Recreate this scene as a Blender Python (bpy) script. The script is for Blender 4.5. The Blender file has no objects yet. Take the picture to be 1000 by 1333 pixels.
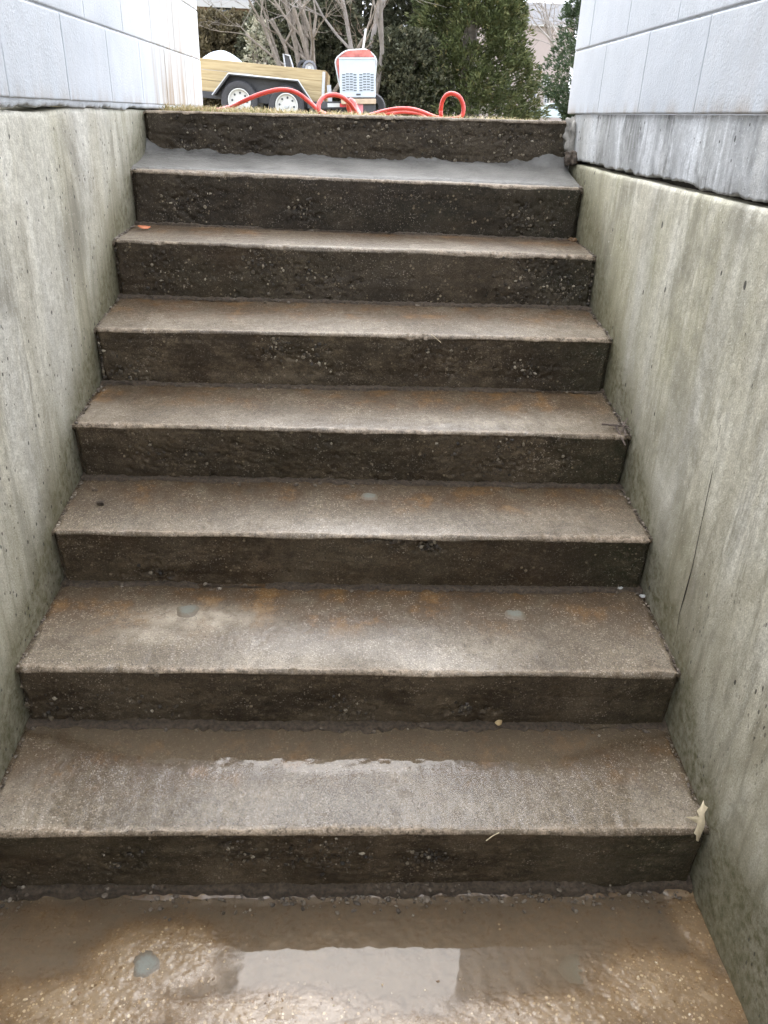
import bpy, math, random
import numpy as np
from mathutils import Matrix, Vector

random.seed(7); rng = np.random.default_rng(7)
scene = bpy.context.scene
R = math.radians

# ------------------------------------------------------------------ camera
F_PX = 1007.47                                   # focal length in pixels of a 1000 px wide frame
PITCH, YAW, ROLL = R(27.143), R(-2.968), R(2.262)
CAM = np.array([-0.0211, -1.1577, 1.521])
def ray(px, py):
    u, v = px - 500.0, py - 666.5
    c, s = math.cos(ROLL), math.sin(ROLL); u, v = c*u + s*v, -s*u + c*v
    x, fw, up = u/F_PX, 1.0, -v/F_PX
    c, s = math.cos(PITCH), math.sin(PITCH); y = c*fw + s*up; z = -s*fw + c*up
    c, s = math.cos(YAW), math.sin(YAW)
    return np.array([c*x - s*y, s*x + c*y, z])
def at_y(px, py, Y): d = ray(px, py); return CAM + d*(Y - CAM[1])/d[1]
def at_z(px, py, Z): d = ray(px, py); return CAM + d*(Z - CAM[2])/d[2]
def at_x(px, py, X): d = ray(px, py); return CAM + d*(X - CAM[0])/d[0]
fwd = ray(500, 666.5); right = ray(500 + F_PX, 666.5) - fwd; up = ray(500, 666.5 - F_PX) - fwd
cd = bpy.data.cameras.new('camera'); cam = bpy.data.objects.new('camera', cd)
scene.collection.objects.link(cam); scene.camera = cam
cd.sensor_fit = 'HORIZONTAL'; cd.sensor_width = 36.0; cd.lens = 36.0*F_PX/1000.0
cd.clip_start = 0.05; cd.clip_end = 2000
M = Matrix.Identity(4)
for r in range(3):
    M[r][0], M[r][1], M[r][2], M[r][3] = right[r], up[r], -fwd[r], CAM[r]
cam.matrix_world = M

# ------------------------------------------------------------------ overcast sky, sun, exposure
SUN_EL, SUN_AZ = R(62), R(-8)
world = bpy.data.worlds.new('World'); scene.world = world; world.use_nodes = True
wn = world.node_tree; wn.nodes.clear()
sky = wn.nodes.new('ShaderNodeTexSky'); sky.sky_type = 'NISHITA'; sky.sun_disc = False
sky.sun_elevation = SUN_EL; sky.sun_rotation = SUN_AZ; sky.dust_density = 6.0; sky.air_density = 1.0
hsv = wn.nodes.new('ShaderNodeHueSaturation'); hsv.inputs['Saturation'].default_value = 0.45
wmix = wn.nodes.new('ShaderNodeMix'); wmix.data_type = 'RGBA'
wmix.inputs[0].default_value = 0.86
wmix.inputs[7].default_value = (9.4, 9.9, 11.0, 1)          # the even cloud layer
bg = wn.nodes.new('ShaderNodeBackground'); bg.inputs['Strength'].default_value = 0.125
wo = wn.nodes.new('ShaderNodeOutputWorld')
wn.links.new(sky.outputs[0], hsv.inputs['Color']); wn.links.new(hsv.outputs[0], wmix.inputs[6])
wn.links.new(wmix.outputs[2], bg.inputs['Color']); wn.links.new(bg.outputs[0], wo.inputs['Surface'])
sl = bpy.data.lights.new('sun', 'SUN'); sl.energy = 1.3; sl.angle = R(75); sl.color = (1.0, 0.98, 0.95)
sun = bpy.data.objects.new('sun', sl); scene.collection.objects.link(sun)
sun_dir = Vector((math.sin(SUN_AZ)*math.cos(SUN_EL), math.cos(SUN_AZ)*math.cos(SUN_EL), math.sin(SUN_EL)))
sun.rotation_euler = sun_dir.to_track_quat('Z', 'Y').to_euler(); sun.location = (3, 8, 12)
scene.view_settings.view_transform = 'Standard'; scene.view_settings.look = 'None'
scene.view_settings.exposure = 1.95; scene.view_settings.gamma = 1.0
scene.view_settings.use_curve_mapping = False
scene.render.engine = 'CYCLES'
scene.cycles.max_bounces = 6; scene.cycles.diffuse_bounces = 4; scene.cycles.glossy_bounces = 2; scene.cycles.use_adaptive_sampling = True; scene.cycles.adaptive_threshold = 0.03; scene.cycles.transparent_max_bounces = 12
scene.cycles.use_denoising = True

# ------------------------------------------------------------------ helpers
def tag(o, label=None, cat=None, group=None, kind=None):
    if label: o['label'] = label
    if cat: o['category'] = cat
    if group: o['group'] = group
    if kind: o['kind'] = kind
    return o
def empty(name, loc=(0, 0, 0), rot=(0, 0, 0), parent=None):
    o = bpy.data.objects.new(name, None); scene.collection.objects.link(o)
    o.location = loc; o.rotation_euler = rot; o.empty_display_size = 0.1
    if parent: o.parent = parent
    return o
def mesh_np(name, V, Fq, mat=None, parent=None, smooth=True, attr=None):
    """V (n,3); Fq (m,3) or (m,4) index array; attr dict name -> (n,) or (n,4)"""
    V = np.asarray(V, dtype=np.float32); Fq = np.asarray(Fq, dtype=np.int32)
    me = bpy.data.meshes.new(name); k = Fq.shape[1]
    me.vertices.add(len(V)); me.vertices.foreach_set('co', V.ravel())
    me.loops.add(Fq.size); me.loops.foreach_set('vertex_index', Fq.ravel())
    me.polygons.add(len(Fq)); me.polygons.foreach_set('loop_start', np.arange(0, Fq.size, k, dtype=np.int32))
    try: me.polygons.foreach_set('loop_total', np.full(len(Fq), k, dtype=np.int32))
    except Exception: pass
    me.polygons.foreach_set('use_smooth', np.full(len(Fq), smooth))
    if attr:
        for an, av in attr.items():
            av = np.asarray(av, dtype=np.float32)
            if av.ndim == 1:
                a = me.attributes.new(an, 'FLOAT', 'POINT'); a.data.foreach_set('value', av)
            else:
                a = me.attributes.new(an, 'FLOAT_COLOR', 'POINT'); a.data.foreach_set('color', av.ravel())
    me.update(calc_edges=True); me.validate()
    if mat: me.materials.append(mat)
    o = bpy.data.objects.new(name, me); scene.collection.objects.link(o)
    if parent: o.parent = parent
    return o
class MB:
    """collects simple solids, built as one mesh"""
    def __init__(s): s.v = []; s.f = []
    def add(s, V, F):
        n = len(s.v); s.v += [tuple(p) for p in V]; s.f += [tuple(i + n for i in f) for f in F]; return s
    def box(s, c, d, rot=None, bev=0.0):
        x, y, z = d[0]/2, d[1]/2, d[2]/2
        if bev <= 0:
            V = [Vector((a*x, b*y, e*z)) for a in (-1, 1) for b in (-1, 1) for e in (-1, 1)]
            F = [(0, 1, 3, 2), (4, 6, 7, 5), (0, 4, 5, 1), (2, 3, 7, 6), (0, 2, 6, 4), (1, 5, 7, 3)]
        else:
            V = []; idx = {}
            for a in (-1, 1):
                for b in (-1, 1):
                    for e in (-1, 1):
                        for ax in range(3):
                            p = [a*(x - bev), b*(y - bev), e*(z - bev)]; p[ax] += (a, b, e)[ax]*bev
                            idx[(a, b, e, ax)] = len(V); V.append(Vector(p))
            F = []
            for ax in range(3):
                o1, o2 = [i for i in range(3) if i != ax]
                for sg in (-1, 1):
                    q = []
                    for (p1, p2) in ((-1, -1), (1, -1), (1, 1), (-1, 1)):
                        t = [0, 0, 0]; t[ax] = sg; t[o1] = p1; t[o2] = p2; q.append(idx[(*t, ax)])
                    if (sg == 1) == (ax == 1): q.reverse()
                    F.append(tuple(q))
                    # edges
                for s1 in (-1, 1):
                    for s2 in (-1, 1):
                        q = []
                        t = [0, 0, 0]; t[o1] = s1; t[o2] = s2
                        for (sg, k) in ((-1, o1), (1, o1), (1, o2), (-1, o2)):
                            t[ax] = sg; q.append(idx[(*t, k)])
                        F.append(tuple(q))
            for a in (-1, 1):
                for b in (-1, 1):
                    for e in (-1, 1): F.append(tuple(idx[(a, b, e, k)] for k in range(3)))
        if rot is not None: V = [rot @ p for p in V]
        return s.add([p + Vector(c) for p in V], F)
    def tube(s, pts, rad, n=8, cap=True):
        pts = [Vector(p) for p in pts]; m = len(pts)
        if not hasattr(rad, '__len__'): rad = [rad]*m
        V = []; F = []; prev = None
        for i, p in enumerate(pts):
            t = (pts[min(i + 1, m - 1)] - pts[max(i - 1, 0)]).normalized()
            if prev is None:
                a = t.orthogonal().normalized()
            else:
                a = (prev - t*prev.dot(t)); a = a.normalized() if a.length > 1e-6 else t.orthogonal().normalized()
            prev = a; b = t.cross(a)
            for k in range(n):
                an = 2*math.pi*k/n; V.append(p + (a*math.cos(an) + b*math.sin(an))*rad[i])
        for i in range(m - 1):
            for k in range(n): F.append((i*n + k, i*n + (k + 1) % n, (i + 1)*n + (k + 1) % n, (i + 1)*n + k))
        if cap: F.append(tuple(range(n - 1, -1, -1))); F.append(tuple((m - 1)*n + k for k in range(n)))
        return s.add(V, F)
    def lathe(s, prof, n=24, axis='y', c=(0, 0, 0)):
        """prof: list of (radius, axial)"""
        V = []; F = []
        for (r_, a) in prof:
            for k in range(n):
                t = 2*math.pi*k/n; p = (r_*math.cos(t), a, r_*math.sin(t)) if axis == 'y' else (r_*math.cos(t), r_*math.sin(t), a)
                V.append((p[0] + c[0], p[1] + c[1], p[2] + c[2]))
        for i in range(len(prof) - 1):
            for k in range(n): F.append((i*n + k, i*n + (k + 1) % n, (i + 1)*n + (k + 1) % n, (i + 1)*n + k))
        return s.add(V, F)
    def prism(s, poly, y0, y1):
        """poly in (x,z), extruded along y"""
        n = len(poly); V = [(p[0], y0, p[1]) for p in poly] + [(p[0], y1, p[1]) for p in poly]
        F = [tuple(range(n)), tuple(range(2*n - 1, n - 1, -1))] + [(i, i + n, (i + 1) % n + n, (i + 1) % n) for i in range(n)]
        return s.add(V, F)
    def build(s, name, mat, parent=None, smooth=False):
        me = bpy.data.meshes.new(name); me.from_pydata([tuple(p) for p in s.v], [], s.f)
        import bmesh
        bm = bmesh.new(); bm.from_mesh(me); bmesh.ops.recalc_face_normals(bm, faces=bm.faces); bm.to_mesh(me); bm.free()
        if smooth:
            me.polygons.foreach_set('use_smooth', [True]*len(me.polygons))
            try: me.set_sharp_from_angle(angle=R(40))
            except Exception: pass
        if mat: me.materials.append(mat)
        o = bpy.data.objects.new(name, me); scene.collection.objects.link(o)
        if parent: o.parent = parent
        return o
# value noise
def _h(ix, iy, iz, seed):
    n = (ix*374761393 + iy*668265263 + iz*2147483647 + seed*1274126177) & 0xFFFFFFFF
    n = ((n ^ (n >> 13))*1274126177) & 0xFFFFFFFF
    n = ((n ^ (n >> 16))*2246822519) & 0xFFFFFFFF
    return ((n ^ (n >> 15)) & 0xFFFFFF)/float(0xFFFFFF)
def vnoise(x, y, z=0.0, seed=0):
    x, y, z = np.broadcast_arrays(np.asarray(x, float), np.asarray(y, float), np.asarray(z, float))
    ix, iy, iz = np.floor(x).astype(np.int64), np.floor(y).astype(np.int64), np.floor(z).astype(np.int64)
    fx, fy, fz = x - ix, y - iy, z - iz
    fx, fy, fz = [t*t*t*(t*(t*6 - 15) + 10) for t in (fx, fy, fz)]
    o = 0
    for a in (0, 1):
        for b in (0, 1):
            for c in (0, 1):
                o = o + _h(ix + a, iy + b, iz + c, seed)*(fx if a else 1 - fx)*(fy if b else 1 - fy)*(fz if c else 1 - fz)
    return o*2 - 1
def fbm(x, y, z=0.0, oct=4, seed=0, gain=0.5):
    o = 0; a = 1.0; t = 0; f = 1.0
    for i in range(oct):
        o = o + a*vnoise(x*f, y*f, np.asarray(z)*f, seed + i*17); t += a; a *= gain; f *= 2.03
    return o/t
def sstep(a, b, x): t = np.clip((x - a)/(b - a), 0, 1); return t*t*(3 - 2*t)
def grid_faces(nu, nv):
    i = np.arange(nu - 1)[:, None]*nv + np.arange(nv - 1)[None, :]
    return np.stack([i, i + nv, i + nv + 1, i + 1], -1).reshape(-1, 4)
# pebbles: many little irregular stones joined
_ico_v = None
def ico():
    global _ico_v
    if _ico_v is None:
        t = (1 + 5**.5)/2
        v = np.array([(-1, t, 0), (1, t, 0), (-1, -t, 0), (1, -t, 0), (0, -1, t), (0, 1, t), (0, -1, -t), (0, 1, -t), (t, 0, -1), (t, 0, 1), (-t, 0, -1), (-t, 0, 1)], float)
        v /= np.linalg.norm(v[0])
        f = np.array([(0, 11, 5), (0, 5, 1), (0, 1, 7), (0, 7, 10), (0, 10, 11), (1, 5, 9), (5, 11, 4), (11, 10, 2), (10, 7, 6), (7, 1, 8), (3, 9, 4), (3, 4, 2), (3, 2, 6), (3, 6, 8), (3, 8, 9), (4, 9, 5), (2, 4, 11), (6, 2, 10), (8, 6, 7), (9, 8, 1)])
        _ico_v = (v, f)
    return _ico_v
def stones(name, pts, sizes, mat, parent, flat=0.6):
    v, f = ico(); n = len(pts); pts = np.asarray(pts, float); sizes = np.asarray(sizes, float)
    sc = sizes[:, None, None]*(0.6 + 0.8*rng.random((n, 1, 3)))
    V = v[None]*(0.8 + 0.4*rng.random((n, 12, 1)))*sc
    a = rng.random(n)*6.283; c, s_ = np.cos(a), np.sin(a)
    X = V[:, :, 0]*c[:, None] - V[:, :, 1]*s_[:, None]; Y = V[:, :, 0]*s_[:, None] + V[:, :, 1]*c[:, None]
    V = np.stack([X, Y, V[:, :, 2]*flat], -1) + pts[:, None, :]
    Fq = (f[None] + (np.arange(n)*12)[:, None, None]).reshape(-1, 3)
    rnd = np.repeat(rng.random(n), 12)
    o = mesh_np(name, V.reshape(-1, 3), Fq, mat, parent, smooth=False, attr={'rnd': rnd})
    o['kind'] = 'stuff'
    return o

# ------------------------------------------------------------------ material kit
class NT:
    def __init__(s, name):
        s.m = bpy.data.materials.new(name); s.m.use_nodes = True; s.t = s.m.node_tree; s.t.nodes.clear()
        s.out = s.t.nodes.new('ShaderNodeOutputMaterial'); s.p = s.t.nodes.new('ShaderNodeBsdfPrincipled')
        s.t.links.new(s.p.outputs[0], s.out.inputs['Surface'])
    def n(s, ty, **kw):
        d = s.t.nodes.new('ShaderNode' + ty)
        for k, v in kw.items(): setattr(d, k, v)
        return d
    def val(s, sock, v):
        if isinstance(v, bpy.types.NodeSocket): s.t.links.new(v, sock)
        else:
            if hasattr(sock.default_value, '__len__') and not hasattr(v, '__len__'): v = (v, v, v, 1)[:len(sock.default_value)]
            elif hasattr(sock.default_value, '__len__') and len(v) == 3 and len(sock.default_value) == 4: v = (*v, 1)
            sock.default_value = v
    def set(s, **kw):
        for k, v in kw.items(): s.val(s.p.inputs[k.replace('_', ' ')], v)
        return s
    def obj(s): return s.n('TexCoord').outputs['Object']
    def pos(s): return s.n('NewGeometry').outputs['Position']
    def map(s, vec, scale=(1, 1, 1), loc=(0, 0, 0)):
        d = s.n('Mapping'); s.val(d.inputs['Vector'], vec); d.inputs['Scale'].default_value = scale; d.inputs['Location'].default_value = loc; return d.outputs[0]
    def noise(s, vec, scale=5, detail=4, rough=0.55, dist=0.0):
        d = s.n('TexNoise'); s.val(d.inputs['Vector'], vec); s.val(d.inputs['Scale'], scale); s.val(d.inputs['Detail'], detail); s.val(d.inputs['Roughness'], rough); s.val(d.inputs['Distortion'], dist); return d.outputs['Fac']
    def vor(s, vec, scale=5, feature='F1', rand=1.0):
        d = s.n('TexVoronoi', feature=feature); s.val(d.inputs['Vector'], vec); s.val(d.inputs['Scale'], scale); s.val(d.inputs['Randomness'], rand); return d
    def ramp(s, fac, stops):
        d = s.n('ValToRGB'); s.val(d.inputs['Fac'], fac); e = d.color_ramp.elements
        while len(e) < len(stops): e.new(0.5)
        for el, (p, c) in zip(e, stops):
            el.position = p; el.color = (c, c, c, 1) if not hasattr(c, '__len__') else (*c, 1)
        return d.outputs['Color']
    def mr(s, v, a, b, c=0.0, d_=1.0):
        d = s.n('MapRange'); s.val(d.inputs['Value'], v); s.val(d.inputs['From Min'], a); s.val(d.inputs['From Max'], b); s.val(d.inputs['To Min'], c); s.val(d.inputs['To Max'], d_); return d.outputs[0]
    def mix(s, fac, a, b, blend='MIX'):
        d = s.n('Mix', data_type='RGBA', blend_type=blend); s.val(d.inputs[0], fac); s.val(d.inputs[6], a); s.val(d.inputs[7], b); return d.outputs[2]
    def math(s, op, a, b=0.0, clamp=False):
        d = s.n('Math', operation=op, use_clamp=clamp); s.val(d.inputs[0], a); s.val(d.inputs[1], b); return d.outputs[0]
    def attr(s, name, out='Fac'): return s.n('Attribute', attribute_name=name).outputs[out]
    def sep(s, c):
        d = s.n('SeparateColor'); s.val(d.inputs[0], c); return d.outputs
    def bump(s, h, strength=0.3, dist=0.01, normal=None):
        d = s.n('Bump'); s.val(d.inputs['Height'], h); s.val(d.inputs['Strength'], strength); s.val(d.inputs['Distance'], dist)
        if normal is not None: s.val(d.inputs['Normal'], normal)
        return d.outputs[0]

def simple(name, col, rough=0.6, var=0.15, scale=8, metal=0.0, bump=0.0, spec=0.5):
    k = NT(name); p = k.obj(); nz = k.noise(p, scale, 5, 0.6)
    lo = tuple(c*(1 - var) for c in col); hi = tuple(min(1, c*(1 + var)) for c in col)
    k.set(Base_Color=k.ramp(nz, [(0.3, lo), (0.7, hi)]), Roughness=rough, Metallic=metal, Specular_IOR_Level=spec)
    if bump: k.set(Normal=k.bump(k.noise(p, scale*12, 3), bump, 0.005))
    return k.m

def mat_step():
    k = NT('wet_weathered_concrete'); p = k.obj()
    a = k.attr('m', 'Color'); sp = k.sep(a); darkening, rust, pale = sp[0], sp[1], sp[2]
    wet = k.attr('wet'); edge = k.attr('edge'); blackening = k.attr('blackening')
    n1 = k.noise(p, 9, 6, 0.65); n2 = k.noise(p, 70, 4, 0.7); n3 = k.noise(p, 300, 2, 0.7)
    nb_ = k.noise(p, 3.2, 5, 0.6, 0.6)
    base = k.ramp(n1, [(0.3, (0.050, 0.034, 0.017)), (0.5, (0.093, 0.066, 0.036)), (0.72, (0.160, 0.120, 0.071))])
    base = k.mix(k.mr(nb_, 0.42, 0.62, 0.0, 0.55), base, (0.150, 0.120, 0.080))
    base = k.mix(k.mr(n2, 0.38, 0.66, 0, 0.6), base, (0.052, 0.033, 0.020))
    rn = k.noise(p, 11, 5, 0.7)
    base = k.mix(k.math('MULTIPLY', rust, k.mr(rn, 0.36, 0.62), True), base, (0.066, 0.032, 0.010))
    base = k.mix(k.math('MULTIPLY', rust, k.mr(rn, 0.53, 0.66, 0, 0.7), True), base, (0.20, 0.108, 0.034))
    base = k.mix(k.math('MULTIPLY', pale, k.mr(k.noise(p, 28, 4, 0.7), 0.30, 0.6, 0.25, 1), True), base, (0.33, 0.28, 0.21))
    base = k.mix(k.math('MULTIPLY', edge, k.mr(k.noise(p, 60, 3, 0.7), 0.35, 0.6), True), base, (0.40, 0.31, 0.22))
    # darker colour over the risers, with horizontal form-board streaks
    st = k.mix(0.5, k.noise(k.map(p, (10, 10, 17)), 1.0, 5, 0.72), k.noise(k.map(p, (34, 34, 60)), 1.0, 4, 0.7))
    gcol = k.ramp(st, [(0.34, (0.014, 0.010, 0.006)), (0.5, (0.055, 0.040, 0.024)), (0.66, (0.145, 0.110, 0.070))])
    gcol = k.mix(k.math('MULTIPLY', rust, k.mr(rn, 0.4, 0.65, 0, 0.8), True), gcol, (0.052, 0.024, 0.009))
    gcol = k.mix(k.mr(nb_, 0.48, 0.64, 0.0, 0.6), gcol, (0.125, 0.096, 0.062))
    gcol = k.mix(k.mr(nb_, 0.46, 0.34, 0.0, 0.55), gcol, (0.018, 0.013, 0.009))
    gcol = k.mix(k.math('MULTIPLY', blackening, 0.55), gcol, (0.013, 0.012, 0.010))  # blacker tone, strongest on the upper risers
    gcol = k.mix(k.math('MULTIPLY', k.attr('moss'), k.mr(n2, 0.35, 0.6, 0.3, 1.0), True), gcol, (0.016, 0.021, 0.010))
    base = k.mix(k.math('MULTIPLY', darkening, k.mr(n1, 0.25, 0.5, 0.85, 1.0), True), base, gcol)
    # sand grains and pinholes
    v = k.vor(p, 240); cell = k.sep(v.outputs['Color'])[0]
    grain = k.math('MULTIPLY', k.math('GREATER_THAN', cell, 0.80), k.math('LESS_THAN', v.outputs['Distance'], 0.45))
    grain = k.math('MULTIPLY', grain, k.math('SUBTRACT', 1.0, k.math('MULTIPLY', darkening, k.mr(k.noise(p, 16, 4, 0.7), 0.44, 0.62, 0.95, 0.1))))
    film = k.math('SUBTRACT', 1.0, k.math('MULTIPLY', rust, 0.65))
    base = k.mix(k.math('MULTIPLY', k.mr(n3, 0.36, 0.56, 0.42, 0.0), film), base, (0.022, 0.016, 0.010))
    base = k.mix(k.math('MULTIPLY', k.math('MULTIPLY', k.mr(n3, 0.56, 0.72, 0.0, 0.42), film), k.math('SUBTRACT', 1.0, k.math('MULTIPLY', darkening, 0.75))), base, (0.38, 0.32, 0.26))
    base = k.mix(k.math('MULTIPLY', grain, k.mr(n1, 0.4, 0.7, 0.15, 0.65)), base, (0.42, 0.36, 0.29))
    va = k.vor(p, 95); ca = k.sep(va.outputs['Color']); clus = k.mr(k.noise(p, 13, 4, 0.7), 0.47, 0.62)
    face = k.math('MULTIPLY', k.math('MULTIPLY', k.math('LESS_THAN', va.outputs['Distance'], k.mr(ca[1], 0, 1, 0.15, 0.42)), k.math('GREATER_THAN', ca[0], 0.62)), clus)
    base = k.mix(k.math('MULTIPLY', k.math('MULTIPLY', face, darkening), 0.9), base, k.mix(ca[2], (0.07, 0.051, 0.033), (0.26, 0.21, 0.14)))
    hole = k.math('MULTIPLY', k.math('LESS_THAN', cell, 0.10), k.math('LESS_THAN', v.outputs['Distance'], 0.33))
    base = k.mix(k.math('MULTIPLY', hole, 0.75), base, (0.02, 0.017, 0.014))
    rough = k.math('SUBTRACT', k.mr(n2, 0.3, 0.7, 0.5, 0.72), k.math('MULTIPLY', wet, 0.26))
    h = k.math('ADD', k.math('MULTIPLY', n2, 0.25), k.math('MULTIPLY', n3, 0.6))
    nb = k.bump(h, k.math('SUBTRACT', 0.6, k.math('MULTIPLY', wet, 0.2)), 0.004)
    k.set(Base_Color=base, Roughness=rough, Normal=nb, Specular_IOR_Level=k.mr(darkening, 0, 1, 0.42, 0.15))
    rip = k.attr('ripple'); cn = k.bump(k.math('ADD', k.math('MULTIPLY', k.noise(p, 260, 2, 0.6), 0.4), k.noise(p, 85, 3, 0.65, 0.6)), k.math('ADD', k.mr(wet, 0, 1, 0.22, 0.12), k.math('MULTIPLY', rip, 0.5)), 0.003)
    k.set(Coat_Weight=k.math('MULTIPLY', wet, k.mr(n1, 0.3, 0.62, 0.6, 1.0), True), Coat_Roughness=k.mr(wet, 0.2, 1, 0.30, 0.10), Coat_IOR=1.35, Coat_Normal=cn)
    return k.m

def mat_floor():
    k = NT('wet_exposed_aggregate'); p = k.obj()
    agg = k.attr('agg'); n1 = k.noise(p, 7, 6, 0.65); n2 = k.noise(p, 60, 4, 0.7)
    paste = k.ramp(n1, [(0.3, (0.10, 0.06, 0.030)), (0.55, (0.17, 0.108, 0.056)), (0.75, (0.25, 0.16, 0.075))])
    paste = k.mix(k.mr(n2, 0.4, 0.7, 0, 0.6), paste, (0.075, 0.055, 0.04))
    v = k.vor(k.map(p, (1, 1, 1)), 150); c = k.sep(v.outputs['Color'])
    peb = k.math('MULTIPLY', k.math('LESS_THAN', v.outputs['Distance'], k.mr(c[1], 0, 1, 0.2, 0.55)), k.math('LESS_THAN', c[0], k.math('MULTIPLY', k.math('MULTIPLY', agg, k.mr(n1, 0.38, 0.62, 0.15, 1.0)), 0.5)))
    pc = k.ramp(c[2], [(0.0, (0.12, 0.07, 0.03)), (0.4, (0.28, 0.19, 0.10)), (0.8, (0.50, 0.40, 0.26)), (1.0, (0.20, 0.15, 0.11))])
    v2 = k.vor(p, 230); c2 = k.sep(v2.outputs['Color'])
    sand = k.math('MULTIPLY', k.math('GREATER_THAN', c2[0], 0.72), k.math('LESS_THAN', v2.outputs['Distance'], 0.4))
    paste = k.mix(k.math('MULTIPLY', agg, 0.6), paste, (0.27, 0.195, 0.115))
    base = k.mix(k.math('MULTIPLY', sand, k.math('MULTIPLY', agg, 0.5)), paste, (0.38, 0.27, 0.15))
    base = k.mix(peb, base, pc)
    h = k.math('ADD', k.math('MULTIPLY', peb, 0.5), k.math('MULTIPLY', n2, 0.5))
    k.set(Base_Color=base, Roughness=k.mr(n2, 0.3, 0.7, 0.22, 0.4), Normal=k.bump(h, 0.25, 0.003), Coat_Weight=0.3, Coat_Roughness=0.2, Coat_IOR=1.33,
          Coat_Normal=k.bump(k.math('ADD', k.math('MULTIPLY', n2, 0.6), k.math('MULTIPLY', k.noise(p, 190, 2), 0.5)), 0.3, 0.003))
    return k.m

def mat_wall(name, base_lo, base_mid, base_hi, dark, green, gstr=0.6, dstr=0.6, zs=1.0, bl=0.75, mould=0.0):
    k = NT(name); p = k.pos()
    s1 = k.noise(k.map(p, (5, 5, zs)), 1.0, 5, 0.66, 1.2); s2 = k.noise(k.map(p, (24, 24, zs*2.6)), 1.0, 4, 0.66, 0.8)
    n1 = k.noise(p, 3.0, 4, 0.6); n2 = k.noise(p, 45, 3, 0.75); n3 = k.noise(p, 260, 2)
    base = k.ramp(k.math('ADD', k.math('MULTIPLY', s1, 0.6), k.math('MULTIPLY', n1, 0.4)), [(0.35, base_lo), (0.5, base_mid), (0.65, base_hi)])
    sd = k.mr(s2, 0.47, 0.64, 0, dstr)
    if mould: sd = k.math('MULTIPLY', sd, k.mr(k.noise(k.map(p, (6, 6, 5)), 1.0, 4, 0.65), 0.45, 0.60, 0.12, 1.0))
    base = k.mix(sd, base, dark)
    base = k.mix(k.mr(s1, 0.58, 0.42, 0, dstr*0.5), base, dark)
    gm = k.math('MULTIPLY', k.mr(k.noise(k.map(p, (2.2, 2.2, 1.2), (3, 1, 0)), 1.0, 5, 0.6), 0.42, 0.66), gstr)
    base = k.mix(gm, base, green)
    pb = k.mr(k.noise(k.map(p, (3.2, 3.2, 0.5), (7, 2, 1)), 1.0, 4, 0.6, 0.5), 0.50, 0.66, 0, 0.75)
    base = k.mix(k.math('MULTIPLY', pb, 0.8), base, (0.75, 0.73, 0.67))
    db = k.mr(k.noise(k.map(p, (2.6, 2.6, 2.0), (1, 5, 3)), 1.0, 5, 0.65, 0.4), 0.53, 0.68, 0, bl)
    base = k.mix(db, base, dark)
    base = k.mix(k.mr(n2, 0.36, 0.60, 0.42, 0.0), base, tuple(c*0.5 for c in base_lo))
    base = k.mix(k.mr(n3, 0.36, 0.56, 0.35, 0.0), base, tuple(c*0.4 for c in base_lo))
    fl = k.mr(k.noise(p, 120, 3, 0.7), 0.6, 0.72, 0, 0.45)
    base = k.mix(fl, base, tuple(min(1, c*1.25) for c in base_hi))
    # dirt and algae attribute where splash collects along the steps
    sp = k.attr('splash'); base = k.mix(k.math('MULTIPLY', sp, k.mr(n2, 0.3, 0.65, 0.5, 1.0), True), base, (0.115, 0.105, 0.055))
    v = k.vor(k.map(p, (1, 1, 0.75)), 48); c = k.sep(v.outputs['Color'])
    bug = k.math('MULTIPLY', k.math('LESS_THAN', v.outputs['Distance'], k.mr(c[1], 0, 1, 0.05, 0.19)), k.math('GREATER_THAN', c[0], 0.72))
    v2 = k.vor(k.map(p, (1, 1, 0.6)), 14); c2 = k.sep(v2.outputs['Color'])
    bug2 = k.math('MULTIPLY', k.math('LESS_THAN', v2.outputs['Distance'], k.mr(c2[1], 0, 1, 0.03, 0.085)), k.math('GREATER_THAN', c2[0], 0.6))
    v3 = k.vor(k.map(p, (1, 1, 0.45)), 95); c3 = k.sep(v3.outputs['Color'])
    bug3 = k.math('MULTIPLY', k.math('MULTIPLY', k.math('LESS_THAN', v3.outputs['Distance'], 0.27), k.math('GREATER_THAN', c3[0], 0.78)), k.mr(k.noise(p, 7, 3), 0.42, 0.58, 0.0, 0.9))
    bugs = k.math('MAXIMUM', k.math('MAXIMUM', bug, bug2), bug3)
    base = k.mix(k.math('MULTIPLY', bugs, 0.85), base, (0.045, 0.04, 0.034))
    h = k.math('SUBTRACT', k.math('ADD', k.math('MULTIPLY', n2, 0.6), k.math('MULTIPLY', n3, 0.5)), k.math('MULTIPLY', bug, 0.8))
    k.set(Base_Color=base, Roughness=k.mr(n1, 0.3, 0.7, 0.6, 0.8), Normal=k.bump(h, 0.45, 0.004), Specular_IOR_Level=0.35)
    return k.m

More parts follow.
